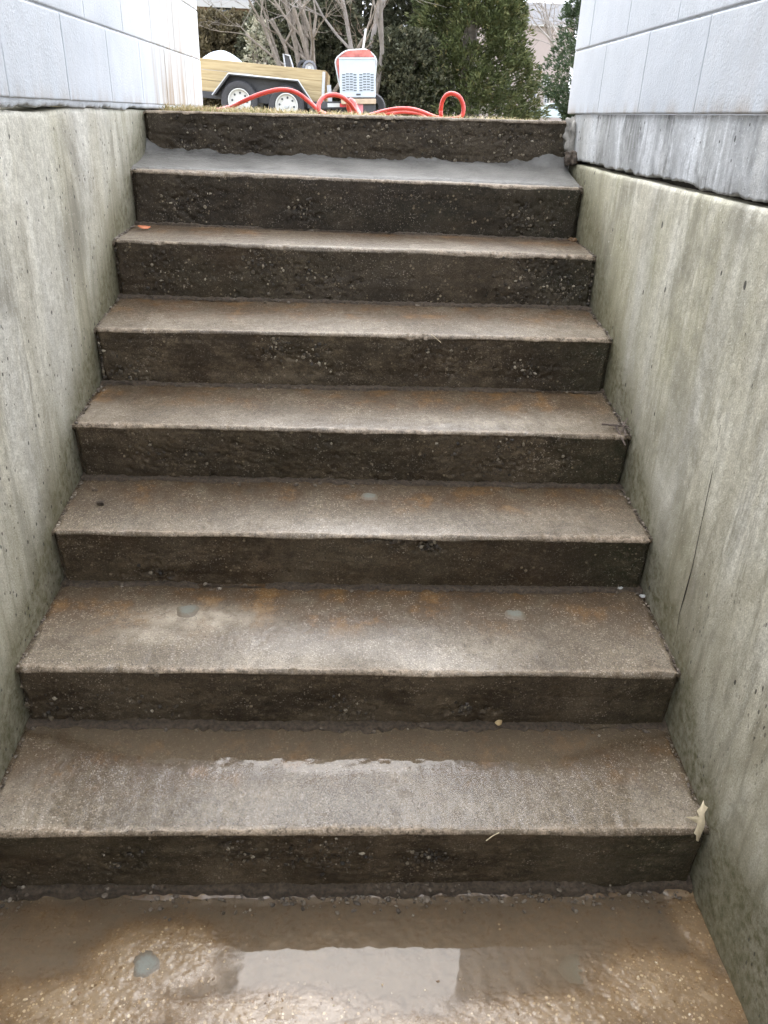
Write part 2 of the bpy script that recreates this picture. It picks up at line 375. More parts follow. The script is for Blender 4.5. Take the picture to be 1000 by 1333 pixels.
def mat_paint():
    k = NT('white_painted_block'); p = k.pos()
    n1 = k.noise(p, 4, 5, 0.6); n2 = k.noise(p, 150, 3, 0.7); n3 = k.noise(p, 40, 4, 0.7)
    rnd = k.n('ObjectInfo').outputs['Random']
    base = k.ramp(n1, [(0.3, (0.475, 0.50, 0.525)), (0.62, (0.57, 0.59, 0.615))])
    base = k.mix(k.mr(rnd, 0, 1, 0, 0.22), base, (0.36, 0.39, 0.44))
    st = k.noise(k.map(p, (16, 16, 1.0)), 1.0, 6, 0.65, 0.5); dirt = k.attr('dirt')
    base = k.mix(k.math('MULTIPLY', dirt, k.mr(st, 0.42, 0.62), True), base, (0.33, 0.27, 0.21))
    v = k.vor(p, 130); c = k.sep(v.outputs['Color'])
    pit = k.math('MULTIPLY', k.math('LESS_THAN', v.outputs['Distance'], k.mr(c[1], 0, 1, 0.12, 0.42)), k.math('GREATER_THAN', c[0], k.mr(k.noise(p, 2.5, 3), 0.4, 0.62, 0.95, 0.68)))
    base = k.mix(k.math('MULTIPLY', pit, 0.5), base, (0.36, 0.37, 0.38))
    h = k.math('SUBTRACT', k.math('ADD', k.math('MULTIPLY', n2, 0.7), k.math('MULTIPLY', n3, 0.5)), k.math('MULTIPLY', pit, 0.7))
    k.set(Base_Color=base, Roughness=0.65, Normal=k.bump(h, 0.5, 0.004), Specular_IOR_Level=0.35)
    return k.m

def mat_rnd(name, stops, rough=0.6, spec=0.4):
    """colour picked per piece from the rnd attribute"""
    k = NT(name); r_ = k.attr('rnd'); base = k.ramp(r_, stops)
    base = k.mix(k.mr(k.noise(k.obj(), 200, 3), 0.35, 0.65, 0, 0.3), base, tuple(c*0.5 for c in stops[0][1]))
    k.set(Base_Color=base, Roughness=rough, Specular_IOR_Level=spec)
    return k.m

def mat_leaf(name, stops, back=0.25):
    k = NT(name); r_ = k.attr('rnd'); base = k.ramp(r_, stops)
    k.set(Base_Color=base, Roughness=0.6, Specular_IOR_Level=0.25)
    tr = k.n('BsdfTranslucent'); k.val(tr.inputs[0], base); mx = k.n('MixShader'); mx.inputs[0].default_value = back
    k.t.links.new(k.p.outputs[0], mx.inputs[1]); k.t.links.new(tr.outputs[0], mx.inputs[2]); k.t.links.new(mx.outputs[0], k.out.inputs['Surface'])
    return k.m

def mat_water():
    """thin muddy water; attribute ruf: film so thin that the grains below ruffle it and less mud hangs in it"""
    k = NT('muddy_water'); k.t.nodes.remove(k.p); ruf = k.attr('ruf'); p = k.pos()
    tr = k.n('BsdfTransparent'); k.val(tr.inputs[0], k.mix(k.math('MULTIPLY', ruf, 1.6, True), (0.80, 0.73, 0.64), (0.97, 0.95, 0.92)))
    df = k.n('BsdfDiffuse'); df.inputs[0].default_value = (0.225, 0.178, 0.122, 1)
    m1 = k.n('MixShader'); k.val(m1.inputs[0], k.mr(ruf, 0, 0.5, 0.36, 0.03))
    k.t.links.new(tr.outputs[0], m1.inputs[1]); k.t.links.new(df.outputs[0], m1.inputs[2])
    gl = k.n('BsdfGlossy'); k.val(gl.inputs['Roughness'], k.mr(ruf, 0, 1, 0.015, 0.06))
    hgt = k.math('ADD', k.math('MULTIPLY', k.noise(p, 14, 2), k.math('SUBTRACT', 1.0, ruf)), k.math('MULTIPLY', k.noise(p, 125, 4, 0.75, 0.3), ruf))
    nb = k.bump(hgt, k.mr(ruf, 0, 1, 0.045, 0.34), 0.004); k.t.links.new(nb, gl.inputs['Normal'])
    fr = k.n('Fresnel'); fr.inputs['IOR'].default_value = 1.44
    m2 = k.n('MixShader'); k.t.links.new(fr.outputs[0], m2.inputs[0]); k.t.links.new(m1.outputs[0], m2.inputs[1]); k.t.links.new(gl.outputs[0], m2.inputs[2])
    k.t.links.new(m2.outputs[0], k.out.inputs['Surface'])
    return k.m

MAT = {}
MAT['step'] = mat_step(); MAT['floor'] = mat_floor(); MAT['water'] = mat_water(); MAT['paint'] = mat_paint()
MAT['wall_l'] = mat_wall('stained_grey_concrete', (0.565, 0.515, 0.395), (0.705, 0.66, 0.535), (0.78, 0.75, 0.655), (0.17, 0.155, 0.12), (0.44, 0.41, 0.26), 0.55, 0.62, 1.1)
MAT['wall_r'] = mat_wall('algae_tinted_concrete', (0.575, 0.525, 0.395), (0.705, 0.665, 0.535), (0.79, 0.76, 0.665), (0.17, 0.157, 0.12), (0.42, 0.40, 0.24), 0.6, 0.52, 1.7)
MAT['beam'] = mat_wall('streaked_white_concrete', (0.62, 0.63, 0.63), (0.72, 0.73, 0.74), (0.78, 0.80, 0.82), (0.06, 0.06, 0.055), (0.46, 0.44, 0.36), 0.25, 1.0, 1.4, 0.3, 1.0)
MAT['stone'] = mat_rnd('loose_aggregate', [(0.0, (0.06, 0.046, 0.034)), (0.5, (0.12, 0.094, 0.070)), (0.85, (0.19, 0.155, 0.115)), (1.0, (0.30, 0.255, 0.20))], 0.45)
MAT['tan_stone'] = mat_rnd('tan_aggregate', [(0.0, (0.17, 0.10, 0.05)), (0.5, (0.30, 0.20, 0.11)), (0.85, (0.46, 0.36, 0.23)), (1.0, (0.60, 0.53, 0.42))], 0.3)
MAT['dark_stone'] = mat_rnd('grimy_aggregate', [(0.0, (0.022, 0.017, 0.012)), (0.5, (0.06, 0.046, 0.032)), (0.8, (0.15, 0.12, 0.08)), (1.0, (0.36, 0.31, 0.23))], 0.5)
MAT['mortar'] = simple('fresh_grey_mortar', (0.118, 0.113, 0.102), 0.5, 0.35, 6, bump=0.9, spec=0.3)
MAT['joint'] = simple('crumbled_joint_mortar', (0.095, 0.070, 0.048), 0.55, 0.6, 110, bump=0.8)
MAT['soil'] = simple('dark_soil', (0.05, 0.042, 0.032), 0.8, 0.4, 40, bump=0.8)
k = NT('grout_plug'); q0 = k.obj(); rad_ = k.attr('rim'); nn = k.noise(q0, 160, 3, 0.7)
k.set(Base_Color=k.mix(k.math('ADD', rad_, k.mr(nn, 0.3, 0.7, -0.35, 0.35), True), k.mix(nn, (0.135, 0.142, 0.118), (0.20, 0.205, 0.175)), (0.115, 0.086, 0.056)), Roughness=0.5, Normal=k.bump(nn, 0.3, 0.002)); MAT['patch'] = k.m
MAT['bed'] = simple('block_mortar', (0.60, 0.62, 0.64), 0.8, 0.15, 30, bump=0.6)
MAT['rubber'] = simple('black_rubber', (0.03, 0.03, 0.033), 0.75, 0.3, 30)
MAT['rim'] = simple('white_rim_paint', (0.46, 0.46, 0.44), 0.4, 0.08, 10)
MAT['steel'] = simple('black_steel', (0.025, 0.026, 0.03), 0.45, 0.3, 20)
MAT['galv'] = simple('galvanised_steel', (0.42, 0.44, 0.46), 0.45, 0.15, 30, metal=0.4)
MAT['red'] = simple('faded_red_paint', (0.40, 0.115, 0.095), 0.6, 0.45, 9)
MAT['palegrey'] = simple('pale_grey_enamel', (0.36, 0.41, 0.46), 0.45, 0.06, 6)
MAT['whitep'] = simple('white_plastic', (0.42, 0.43, 0.43), 0.5, 0.08, 6)
MAT['redtape'] = simple('red_reflective_tape', (0.55, 0.03, 0.04), 0.35, 0.1, 20)
MAT['hole'] = simple('black_slot', (0.05, 0.055, 0.06), 0.8, 0.1, 20)
MAT['tarp'] = simple('pale_blue_tarp', (0.30, 0.34, 0.39), 0.55, 0.06, 5, bump=0.2)
MAT['bark'] = simple('grey_bark', (0.17, 0.145, 0.12), 0.85, 0.35, 12, bump=0.6)
MAT['bark_far'] = simple('far_grey_bark', (0.20, 0.18, 0.165), 0.85, 0.25, 5)
MAT['carpaint'] = simple('pale_car_paint', (0.34, 0.41, 0.43), 0.25, 0.03, 2)
MAT['glass'] = simple('dark_window_glass', (0.05, 0.06, 0.07), 0.12, 0.1, 2)
MAT['siding'] = simple('pale_pink_siding', (0.26, 0.22, 0.205), 0.7, 0.06, 1.5)
MAT['trim'] = simple('white_trim', (0.30, 0.30, 0.295), 0.6, 0.05, 2)
MAT['brick'] = simple('brown_brick', (0.22, 0.15, 0.12), 0.8, 0.2, 6)
MAT['roof'] = simple('grey_shingle', (0.115, 0.115, 0.12), 0.85, 0.15, 5)

def mat_wood():
    k = NT('treated_pine_board'); p = k.obj()
    g = k.noise(k.map(p, (1.2, 8, 22)), 1.6, 6, 0.6, 0.8)
    base = k.ramp(g, [(0.3, (0.25, 0.185, 0.092)), (0.5, (0.34, 0.262, 0.138)), (0.7, (0.42, 0.335, 0.19))])
    k.set(Base_Color=base, Roughness=0.7); return k.m
MAT['wood'] = mat_wood()
k = NT('red_rubber_hose'); k.set(Base_Color=k.ramp(k.noise(k.obj(), 20, 4), [(0.3, (0.42, 0.028, 0.022)), (0.7, (0.52, 0.048, 0.034))]), Roughness=0.38); MAT['hose'] = k.m

# ------------------------------------------------------------------ stairwell geometry, measured
FZ = -0.027                                       # level of the water standing on the landing
HW = 0.775                                        # half width between the concrete walls
# (y, z) of nosing and of riser foot, left end and right end
NOSE = {1: ((-.018, .176), (-.010, .168)), 2: ((.266, .373), (.264, .369)), 3: ((.590, .552), (.566, .567)), 4: ((.839, .748), (.845, .744)),
        5: ((1.118, .937), (1.138, .941)), 6: ((1.405, 1.145), (1.424, 1.137)), 7: ((1.707, 1.329), (1.702, 1.321)), 8: ((1.965, 1.507), (1.958, 1.526))}
FOOT = {1: ((.000, -.004), (.000, -.004)), 2: ((.276, .212), (.284, .203)), 3: ((.611, .392), (.582, .408)), 4: ((.857, .587), (.859, .585)),
        5: ((1.134, .772), (1.144, .776)), 6: ((1.414, .971), (1.418, .974)), 7: ((1.712, 1.158), (1.704, 1.150)), 8: ((1.972, 1.352), (1.962, 1.355))}
def lerp2(P, x):                                  # P = ((yl,zl),(yr,zr))
    t = (x + HW)/(2*HW)
    return P[0][0]*(1 - t) + P[1][0]*t, P[0][1]*(1 - t) + P[1][1]*t
def nose(i, x): return lerp2(NOSE[i], x)
def foot(i, x): return lerp2(FOOT[i], x) if i <= 8 else (nose(8, x)[0] + 0.24, nose(8, x)[1] - 0.004)

# honeycombed spots on the risers: step, x px, y px, radius px
PITS = [(5, 150, 480, 30), (5, 175, 488, 30), (5, 360, 452, 16), (5, 410, 462, 18), (5, 575, 466, 26), (5, 690, 480, 14), (4, 205, 590, 24), (4, 300, 585, 40), (4, 420, 608, 45),
        (4, 620, 608, 55), (4, 690, 605, 40), (6, 210, 350, 35), (6, 345, 350, 22), (6, 395, 358, 22), (6, 440, 362, 18), (6, 690, 374, 45), (6, 735, 376, 25),
        (3, 200, 745, 18), (3, 515, 700, 18), (3, 560, 712, 10), (2, 70, 925, 30), (2, 200, 925, 36), (2, 450, 928, 28), (2, 610, 925, 18), (1, 330, 1112, 45), (1, 430, 1118, 50), (1, 560, 1120, 25),
        (8, 290, 195, 30), (8, 430, 178, 50), (8, 560, 182, 60), (8, 680, 180, 40), (7, 395, 268, 10), (7, 240, 262, 18), (1, 150, 1125, 40), (7, 690, 285, 20)]
PITW = []
for (i, px, py, rp) in PITS:
    q_ = at_y(px, py, nose(i, 0)[0]); d_ = (q_[1] - CAM[1]); PITW.append((i, q_[0], q_[2], rp/F_PX*d_*1.15))
# stains on treads: step, px, py, rx, ry (metres), strength ; rust and pale
def tread_pt(i, px, py):
    z = nose(i, 0)[1] + 0.012; return at_z(px, py, z)
RUST = [(2, 420, 800, .30, .06, .9), (2, 300, 790, .2, .05, .7), (3, 640, 655, .30, .05, 1.0), (3, 470, 645, .18, .04, .5), (4, 560, 525, .30, .05, .8), (4, 300, 520, .15, .05, .5), (5, 250, 410, .18, .06, .7), (5, 540, 415, .2, .05, .5),
        (1, 300, 985, .25, .07, .6), (1, 420, 1000, .15, .05, .5), (2, 560, 790, .2, .05, .5), (6, 250, 300, .2, .03, .5), (3, 200, 640, .2, .05, .4)]
PALE = [(2, 260, 806, .17, .05, 1.6), (2, 205, 826, .09, .04, 1.4), (3, 470, 685, .10, .06, .6), (3, 560, 690, .25, .04, .3), (2, 640, 840, .3, .06, .35), (5, 420, 430, .4, .03, .35), (4, 600, 545, .4, .035, .35),
        (6, 500, 318, .5, .03, .45), (3, 180, 680, .2, .04, .35), (2, 500, 860, .5, .03, .3)]
def blobs(i, X, Y, L):
    o = np.zeros_like(X)
    for (s_, px, py, rx, ry, w) in L:
        if s_ != i: continue
        c = tread_pt(i, px, py); o = np.maximum(o, w*np.exp(-(((X - c[0])/rx)**2 + ((Y - c[1])/ry)**2)*1.2))
    return o

stairs = empty('concrete_staircase', (0, 0, 0))
tag(stairs, 'wet worn brown concrete stairs climbing between two concrete side walls', 'stairs')
NX = 440
xs = np.linspace(-HW - 0.006, HW + 0.006, NX)
WETS = {1: .95, 2: .50, 3: .52, 4: .52, 5: .50, 6: .42, 7: .32, 8: .0}
STEP_SURF = {}
for i in range(1, 9):
    nr, na, nt = 54, 9, 60
    ny_, nz_ = [np.array([nose(i, x)[j] for x in xs]) for j in (0, 1)]
    fy_, fz_ = [np.array([foot(i, x)[j] for x in xs]) for j in (0, 1)]
    by_, bz_ = [np.array([foot(i + 1, x)[j] for x in xs]) for j in (0, 1)]
    # arris wanders and is chipped
    chip = np.maximum(0, fbm(xs*11, i*7.3, 0, 5, 31) - 0.22)*0.014 + np.maximum(0, vnoise(xs*45, i*3.1, 0, 5) - 0.55)*0.010
    rc = np.random.default_rng(900 + i)
    for _ in range(16):                            # spalled bites out of the arris
        cx_, w_, dp_ = rc.uniform(-HW, HW), rc.uniform(.005, .022), rc.uniform(.0015, .006)*rc.random()
        chip = np.maximum(chip, dp_*np.clip(1.25 - ((xs - cx_)/w_)**2 + 0.4*vnoise(xs*150, _, i, 3), 0, 1)**.6)
    wander = fbm(xs*3.1, i*5.1, 0, 3, 8)*0.0035
    rad = 0.010 + 0.004*vnoise(xs*6, i*1.7) + chip*0.7
    rows = []; kinds = []; norm = []
    e_r = np.array([-1.0, 0]); 
    for t in np.linspace(0, 1, nr):                # riser
        zz = (fz_ - 0.03)*(1 - t) + (nz_ - rad)*t; yy = fy_*(1 - t) + (ny_ + wander + chip*0.6)*t
        rows.append((yy, zz)); kinds.append((1.0, t)); norm.append((-1, 0))
    for a in np.linspace(0, math.pi/2, na)[1:-1]:  # rounded arris
        yy = ny_ + wander + chip*0.6 + rad*(1 - math.cos(a)); zz = nz_ - rad*(1 - math.sin(a)) - chip*0.25
        rows.append((yy, zz)); kinds.append((2.0, a)); norm.append((-math.cos(a), math.sin(a)))
    for t in np.linspace(0, 1, nt):                # tread
        y0 = ny_ + wander + chip*0.6 + rad; yy = y0*(1 - t) + (by_ + 0.02)*t; zz = nz_ + (bz_ - nz_)*t**0.9
        rows.append((yy, zz)); kinds.append((3.0, t)); norm.append((0, 1))
    Yg = np.array([r_[0] for r_ in rows]); Zg = np.array([r_[1] for r_ in rows]); Xg = np.tile(xs, (len(rows), 1))
    K = np.array([kk[0] for kk in kinds])[:, None]; T = np.array([kk[1] for kk in kinds])[:, None]; Nn = np.array(norm)
    # displacement
    ris = (K == 1.0)*1.0; trd = (K == 3.0)*1.0; arr = (K == 2.0)*1.0
    pit = np.zeros_like(Xg)
    for (s_, cx, cz, rr) in PITW:
        if s_ == i: pit = np.maximum(pit, np.exp(-(((Xg - cx)/(rr*1.3))**2 + ((Zg - cz)/rr)**2)))
    pit *= (0.55 + 0.45*fbm(Xg*25, Zg*25, i, 3, 3))
    pit = np.clip(pit*1.3, 0, 1)
    rough_f = fbm(Xg*95, Yg*95, Zg*95, 3, 5)
    d = ris*(fbm(Xg*5, Zg*9, i, 3, 11)*0.0035 + fbm(Xg*32, Zg*45, i, 4, 12)*0.0009 + np.minimum(0, rough_f + 0.25)*0.005
             - pit*(0.002 + 0.004*np.clip(fbm(Xg*120, Zg*120, i*3.3, 2, 41)*1.6, -0.2, 1)))
    # pop-outs and air holes, thick in the honeycombed spots
    for q_ in range(330):
        px_, pz_ = rc.uniform(-HW, HW), rc.uniform(0.05, 0.93)
        if q_ < 230:
            own = [w for w in PITW if w[0] == i]
            if not own: continue
            w = own[rc.integers(len(own))]; px_ = w[1] + rc.normal()*w[3]*1.1
            zc = (w[2] - foot(i, px_)[1])/(nose(i, px_)[1] - foot(i, px_)[1]); pz_ = float(np.clip(zc + rc.normal()*w[3]*3.2, .03, .95))
        rr_ = rc.uniform(.003, .0095) if q_ < 230 else rc.uniform(.0025, .006); j0, j1 = np.searchsorted(xs, [px_ - 2*rr_, px_ + 2*rr_])
        if j1 - j0 < 2: continue
        zc = foot(i, px_)[1] - 0.03 + pz_*(nose(i, px_)[1] - foot(i, px_)[1] + 0.03)
        dd = np.hypot((Xg[:nr, j0:j1] - px_)/(1 + .5*rc.random()), Zg[:nr, j0:j1] - zc)/rr_ + 0.35*vnoise(Xg[:nr, j0:j1]*160, Zg[:nr, j0:j1]*160, q_, 2)
        d[:nr, j0:j1] -= rr_*rc.uniform(.22, .6)*sstep(1.05, 0.55, dd)
    fine_step = vnoise(0*Xg, Zg*38, i*2.0, 21)      # form-board ridges
    d += ris*fine_step*0.0012
    d += trd*(fbm(Xg*2.2, Yg*2.2, i, 2, 14)*0.003 + fbm(Xg*30, Yg*30, i, 3, 15)*0.0006 + rough_f*0.0006)
    d += arr*(fbm(Xg*40, Zg*40, i, 3, 16)*0.0016 + rough_f*0.0012)
    # crack against the side walls
    side = sstep(HW - 0.018, HW - 0.002, np.abs(Xg) + 0.007*fbm(Zg*45 + Yg*45, i*3.0, np.sign(Xg), 3, 9))
    d -= (ris + arr)*side*0.020 + trd*side*0.006
    # foot of the riser undercut raggedly
    d -= ris*np.clip(1 - T/0.14, 0, 1)*np.maximum(0, fbm(Xg*18, i*2.2, 0, 4, 19) + 0.15)*0.016
    if i == 8: d -= ris*np.maximum(0, fbm(Xg*18, Zg*28, 5, 4, 55) - 0.05)*0.013
    Yd = Yg + Nn[:, 0][:, None]*d; Zd = Zg + Nn[:, 1][:, None]*d
    V = np.stack([Xg, Yd, Zd], -1).reshape(-1, 3)
    STEP_SURF[i] = (xs, Yd[nr + na - 2:], Zd[nr + na - 2:])
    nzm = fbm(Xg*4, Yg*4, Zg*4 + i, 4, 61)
    darkening = np.clip(ris*(0.93 + 0.25*nzm) + arr*0.25 + trd*sstep(0.80, 1.0, T + 0.10*fbm(Xg*9, i, 0, 3, 6))*0.55, 0, 1)  # darkest on the risers, less along the tread backs
    darkening = np.clip(darkening + trd*side*0.8, 0, 1)
    if i >= 7: darkening = np.clip(darkening*1.05 + ris*0.05, 0, 1)
    rust = np.clip(blobs(i, Xg, Yg, RUST)*trd + trd*(0.78 + 0.6*nzm)*sstep(0.15, 0.60, T + 0.12*fbm(Xg*3.5, i*3.0, 0, 3, 65)) + ris*np.clip(0.5*fbm(Xg*2.5, Zg*3, i, 3, 71) + (0.25 if i in (1, 2, 3) else 0.0), 0, 1), 0, 1)
    pale = np.clip(blobs(i, Xg, Yg, PALE)*trd*(0.75 + 0.5*nzm) + trd*0.42*sstep(0.6, 0.1, T + 0.15*fbm(Xg*4, i*5.0, 0, 3, 66))*(0.7 + nzm), 0, 1)
    wetm = np.full_like(Xg, WETS[i])*(trd + 0.5*arr) + ris*0.05
    wetm = np.clip(wetm*(0.75 + 1.3*fbm(Xg*2.6, Yg*5, i, 4, 81)), 0, 1)
    if i == 1: wetm = np.clip(trd*(0.62 + 0.25*nzm + 0.5*sstep(0.38, 0.55, T + 0.08*fbm(Xg*6, Yg*9, 0, 3, 83))), 0, 1) + ris*0.05
    edge = arr*np.clip(0.55 + 0.9*fbm(Xg*7, i, 0, 4, 91), 0, 1)*(1 if i != 7 else 1.1) + trd*np.clip(1 - T/0.04, 0, 1)*0.5
    cm = np.stack([darkening, rust, pale, np.ones_like(pale)], -1).reshape(-1, 4)
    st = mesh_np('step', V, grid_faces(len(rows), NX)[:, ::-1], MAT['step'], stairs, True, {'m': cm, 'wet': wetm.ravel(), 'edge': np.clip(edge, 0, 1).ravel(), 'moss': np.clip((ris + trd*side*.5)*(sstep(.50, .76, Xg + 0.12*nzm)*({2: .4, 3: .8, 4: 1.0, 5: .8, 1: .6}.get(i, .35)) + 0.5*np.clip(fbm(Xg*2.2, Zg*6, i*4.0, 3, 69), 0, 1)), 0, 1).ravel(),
        'ripple': (trd*(1.0 if i == 1 else 0.12)*sstep(0.62, 0.45, T + 0.08*fbm(Xg*6, Yg*9, 0, 3, 83))).ravel(), 'blackening': np.clip(ris*{6: .55, 7: 1.0, 8: .75}.get(i, 0.0) + ris*np.clip(0.9*fbm(Xg*3, Zg*5, i, 3, 68), 0, 1), 0, 1).ravel()})
    # crumbled mortar strip in the angle at the riser foot (lies on the tread below)
    nj = 420; xj = np.linspace(-HW + 0.004, HW - 0.004, nj)
    fy = np.array([foot(i, x)[0] for x in xj]); fz = np.array([foot(i, x)[1] for x in xj])
    w = 0.020 + 0.012*fbm(xj*7, i*4.4, 0, 4, 101) + 0.006*vnoise(xj*70, i, 0, 7)
    h = 0.0045 + 0.003*fbm(xj*14, i*9.1, 0, 4, 103) + 0.002*vnoise(xj*90, i, 1, 7)
    if i == 1: h = h + 0.014; w = w*0.75; fz = fz - 0.019
    present = sstep(-0.45, -0.2, fbm(xj*3.3, i*2.9, 0, 3, 105)); h = h*present - 0.004*(1 - present); w = np.maximum(w, 0.006)
    slope = -0.02
    prof = []
    for (a, b) in ((0.012, 1.25), (-0.15, 1.1), (-0.5, 1.0), (-0.93, 0.95), (-1.0, 0.4), (-1.02, -1.2)):
        yy = fy + (a if a > 0 else a*w); zz = fz + b*h + fbm(xj*70, a*3 + i, 0, 3, 109)*0.0022
        prof.append(np.stack([xj, yy, zz], -1))
    Vj = np.stack(prof, 0)
    jo = mesh_np('mortar_strip', Vj.reshape(-1, 3), grid_faces(len(prof), nj), MAT['joint'], st, True)
    # broken aggregate in the honeycombed spots and crumbs in the angle
    P = []; S = []
    for (s_, cx, cz, rr) in PITW:
        if s_ != i: continue
        m = int(30 + rr*2600)
        for _ in range(m):
            x = cx + rng.normal()*rr*0.85; z = cz + rng.normal()*rr*0.55
            x = np.clip(x, -HW + .01, HW - .01); zlo, zhi = foot(i, x)[1], nose(i, x)[1]
            if not (zlo + .004 < z < zhi - .012): continue
            t = (z - zlo)/(zhi - zlo); y = foot(i, x)[0]*(1 - t) + nose(i, x)[0]*t
            P.append((x, y + 0.002 + rng.random()*0.006, z)); S.append(0.0016 + 0.005*rng.random()**3)
    if P: stones('exposed_aggregate', P, S, MAT['dark_stone'], st, 1.0)
    P = []; S = []
    for _ in range(170):
        x = (rng.random()*2 - 1)*(HW - .01); 
        if vnoise(x*6, i*3.0, 0, 201) < -0.15: continue
        y = foot(i, x)[0] - abs(rng.normal())*0.014 - 0.004; P.append((x, y, foot(i, x)[1] + 0.001 - 0.05*abs(y - foot(i, x)[0]))); S.append(0.0015 + 0.0045*rng.random()**2)
    if i > 1:
        for sd in (-1, 1):
            for _ in range(130):
                t = np.clip(rng.choice([.1, .3, .45, .8]) + rng.normal()*.12, 0, 1); k_ = i - 1; x = sd*(HW - abs(rng.normal())*0.008 - 0.003)
                y = nose(k_, x)[0]*(1 - t) + foot(i, x)[0]*t + .012; z = nose(k_, x)[1]*(1 - t) + foot(i, x)[1]*t
                P.append((x, y, z - .001)); S.append(0.001 + 0.0038*rng.random()**2.5)
    stones('crumbs', P, S, MAT['stone'], st, 0.7)

X1, Y1, Z1 = STEP_SURF[1]; nt1 = Y1.shape[0]
Tt = np.linspace(0, 1, nt1)[:, None]*np.ones((1, len(X1)))
nfl = 0.06*fbm(X1[None]*5 + 0*Tt, Tt*3, 0, 4, 401) + 0.05*fbm(X1[None]*40 + 0*Tt, Tt*30, 0, 3, 403)
sidex = sstep(0.45, 0.80, np.abs(X1 - 0.0))[None]
ruf = np.clip(sstep(0.62, 0.42, Tt + nfl - 0.30*sidex), 0, 1)
lift = 0.0022 - 0.0040*sstep(0.35, 1.0, sidex + nfl*3.0)*sstep(0.95, 0.5, Tt) - 0.0026*sstep(0.05, -0.01, Tt + nfl*.6) - 0.0012*ruf + 0.0016*np.minimum(0, fbm(X1[None]*30 + 0*Tt, Y1*30, 4, 3, 407))*ruf + 0.00055*fbm(X1[None]*75 + 0*Tt, Y1*60, 2, 2, 409)*ruf
zs_ = np.array([nose(1, x)[1] for x in X1])[None]*(1 - Tt**.9) + np.array([foot(2, x)[1] for x in X1])[None]*Tt**.9
Vf = np.stack([np.tile(X1, (nt1, 1)), Y1, zs_ + lift + 0.003*fbm(X1[None]*2.2 + 0*Tt, Y1*2.2, 1, 2, 14)], -1)
fm = mesh_np('water_film', Vf.reshape(-1, 3), grid_faces(nt1, len(X1))[:, ::-1], MAT['water'], stairs, True, {'ruf': ruf.ravel()})
tag(fm, 'muddy brown water film on the back of the lowest tread')

# grout plugs where the slab was drilled and filled
def plug(i, px, py, r_):
    c = tread_pt(i, px, py) if i else at_z(px, py, FZ)
    X, Yg, Zg = (STEP_SURF[i] if i else (None, None, None))
    if i:
        j = int(np.argmin(np.abs(X - c[0]))); kk = int(np.argmin(np.abs(Yg[:, j] - c[1]))); z = Zg[kk, j]
    else: z = 0.005
    n = 22; V = [(0, 0, 0.0006)]; F = []
    for ring, (rr, zz) in enumerate(((0.6, 0.0005), (0.95, 0.0002), (1.3, -0.0022))):
        for q_ in range(n):
            a = 2*math.pi*q_/n; w = 1 + 0.06*math.sin(3*a + px) + 0.04*math.sin(5*a); V.append((r_*rr*w*math.cos(a), r_*rr*w*math.sin(a), zz))
    F = [(0, 1 + q_, 1 + (q_ + 1) % n) for q_ in range(n)]
    for ring in (0, 1): F += [(1 + ring*n + q_, 1 + (ring + 1)*n + q_, 1 + (ring + 1)*n + (q_ + 1) % n, 1 + ring*n + (q_ + 1) % n) for q_ in range(n)]
    b = MB(); b.add(V, F); o = b.build('grout_plug', MAT['patch'], None, True); ra = o.data.attributes.new('rim', 'FLOAT', 'POINT'); ra.data.foreach_set('value', np.array([0.05] + [0.25]*n + [0.85]*n + [1.0]*n, dtype=np.float32)); o.location = (c[0], c[1], z + 0.0004); return o
for (i, px, py, r_) in ((3, 481, 648, .021), (2, 245, 796, .026), (2, 670, 801, .024)):
    o = plug(i, px, py, r_); o.parent = stairs

# fresh grey mortar smeared over the top tread and the foot of the last riser
nu, nv = 260, 46; xm = np.linspace(-HW + 0.002, HW - 0.012, nu); Vm = np.zeros((nv, nu, 3)); keep = None
up_ = 0.010 + 0.022*fbm(xm*5, 3.3, 0, 4, 121) + 0.014*fbm(xm*26, 1, 0, 4, 122)
up_ += 0.05*sstep(-HW + 0.06, -HW, xm) + 0.035*np.exp(-((xm - 0.72)/0.12)**2)
up_ = np.clip(up_, 0.004, 0.12)
for j in range(nv):
    t = j/(nv - 1)
    for_edge = 0.012 + 0.02*np.clip(fbm(xm*4, 9, 0, 3, 125), -0.5, 1)
    y_n = np.array([nose(7, x)[0] for x in xm]) + for_edge; y_f = np.array([foot(8, x)[0] for x in xm])
    z_n = np.array([nose(7, x)[1] for x in xm]); z_f = np.array([foot(8, x)[1] for x in xm])
    if t < 0.6:
        s_ = t/0.6; yy = y_n*(1 - s_) + (y_f - 0.03)*s_; zz = z_n + (z_f - z_n)*s_ + 0.006*sstep(0, 0.12, s_) + 0.012*s_**4
        zz = zz - 0.006*(1 - sstep(0.0, 0.1, s_))
    else:
        s_ = (t - 0.6)/0.4; yy = y_f - 0.03*(1 - s_)**2 - 0.003*(1 - sstep(0.5, 1, s_)) + 0.012*sstep(0.85, 1, s_); zz = z_f + 0.018 + up_*s_
    zz = zz + fbm(xm*12, yy*30, 0, 3, 131)*0.002
    Vm[j] = np.stack([xm, yy, zz], -1)
mo = mesh_np('mortar_repair', Vm.reshape(-1, 3), grid_faces(nv, nu)[:, ::-1], MAT['mortar'], stairs, True)
tag(mo, 'fresh smooth grey mortar on the top tread')

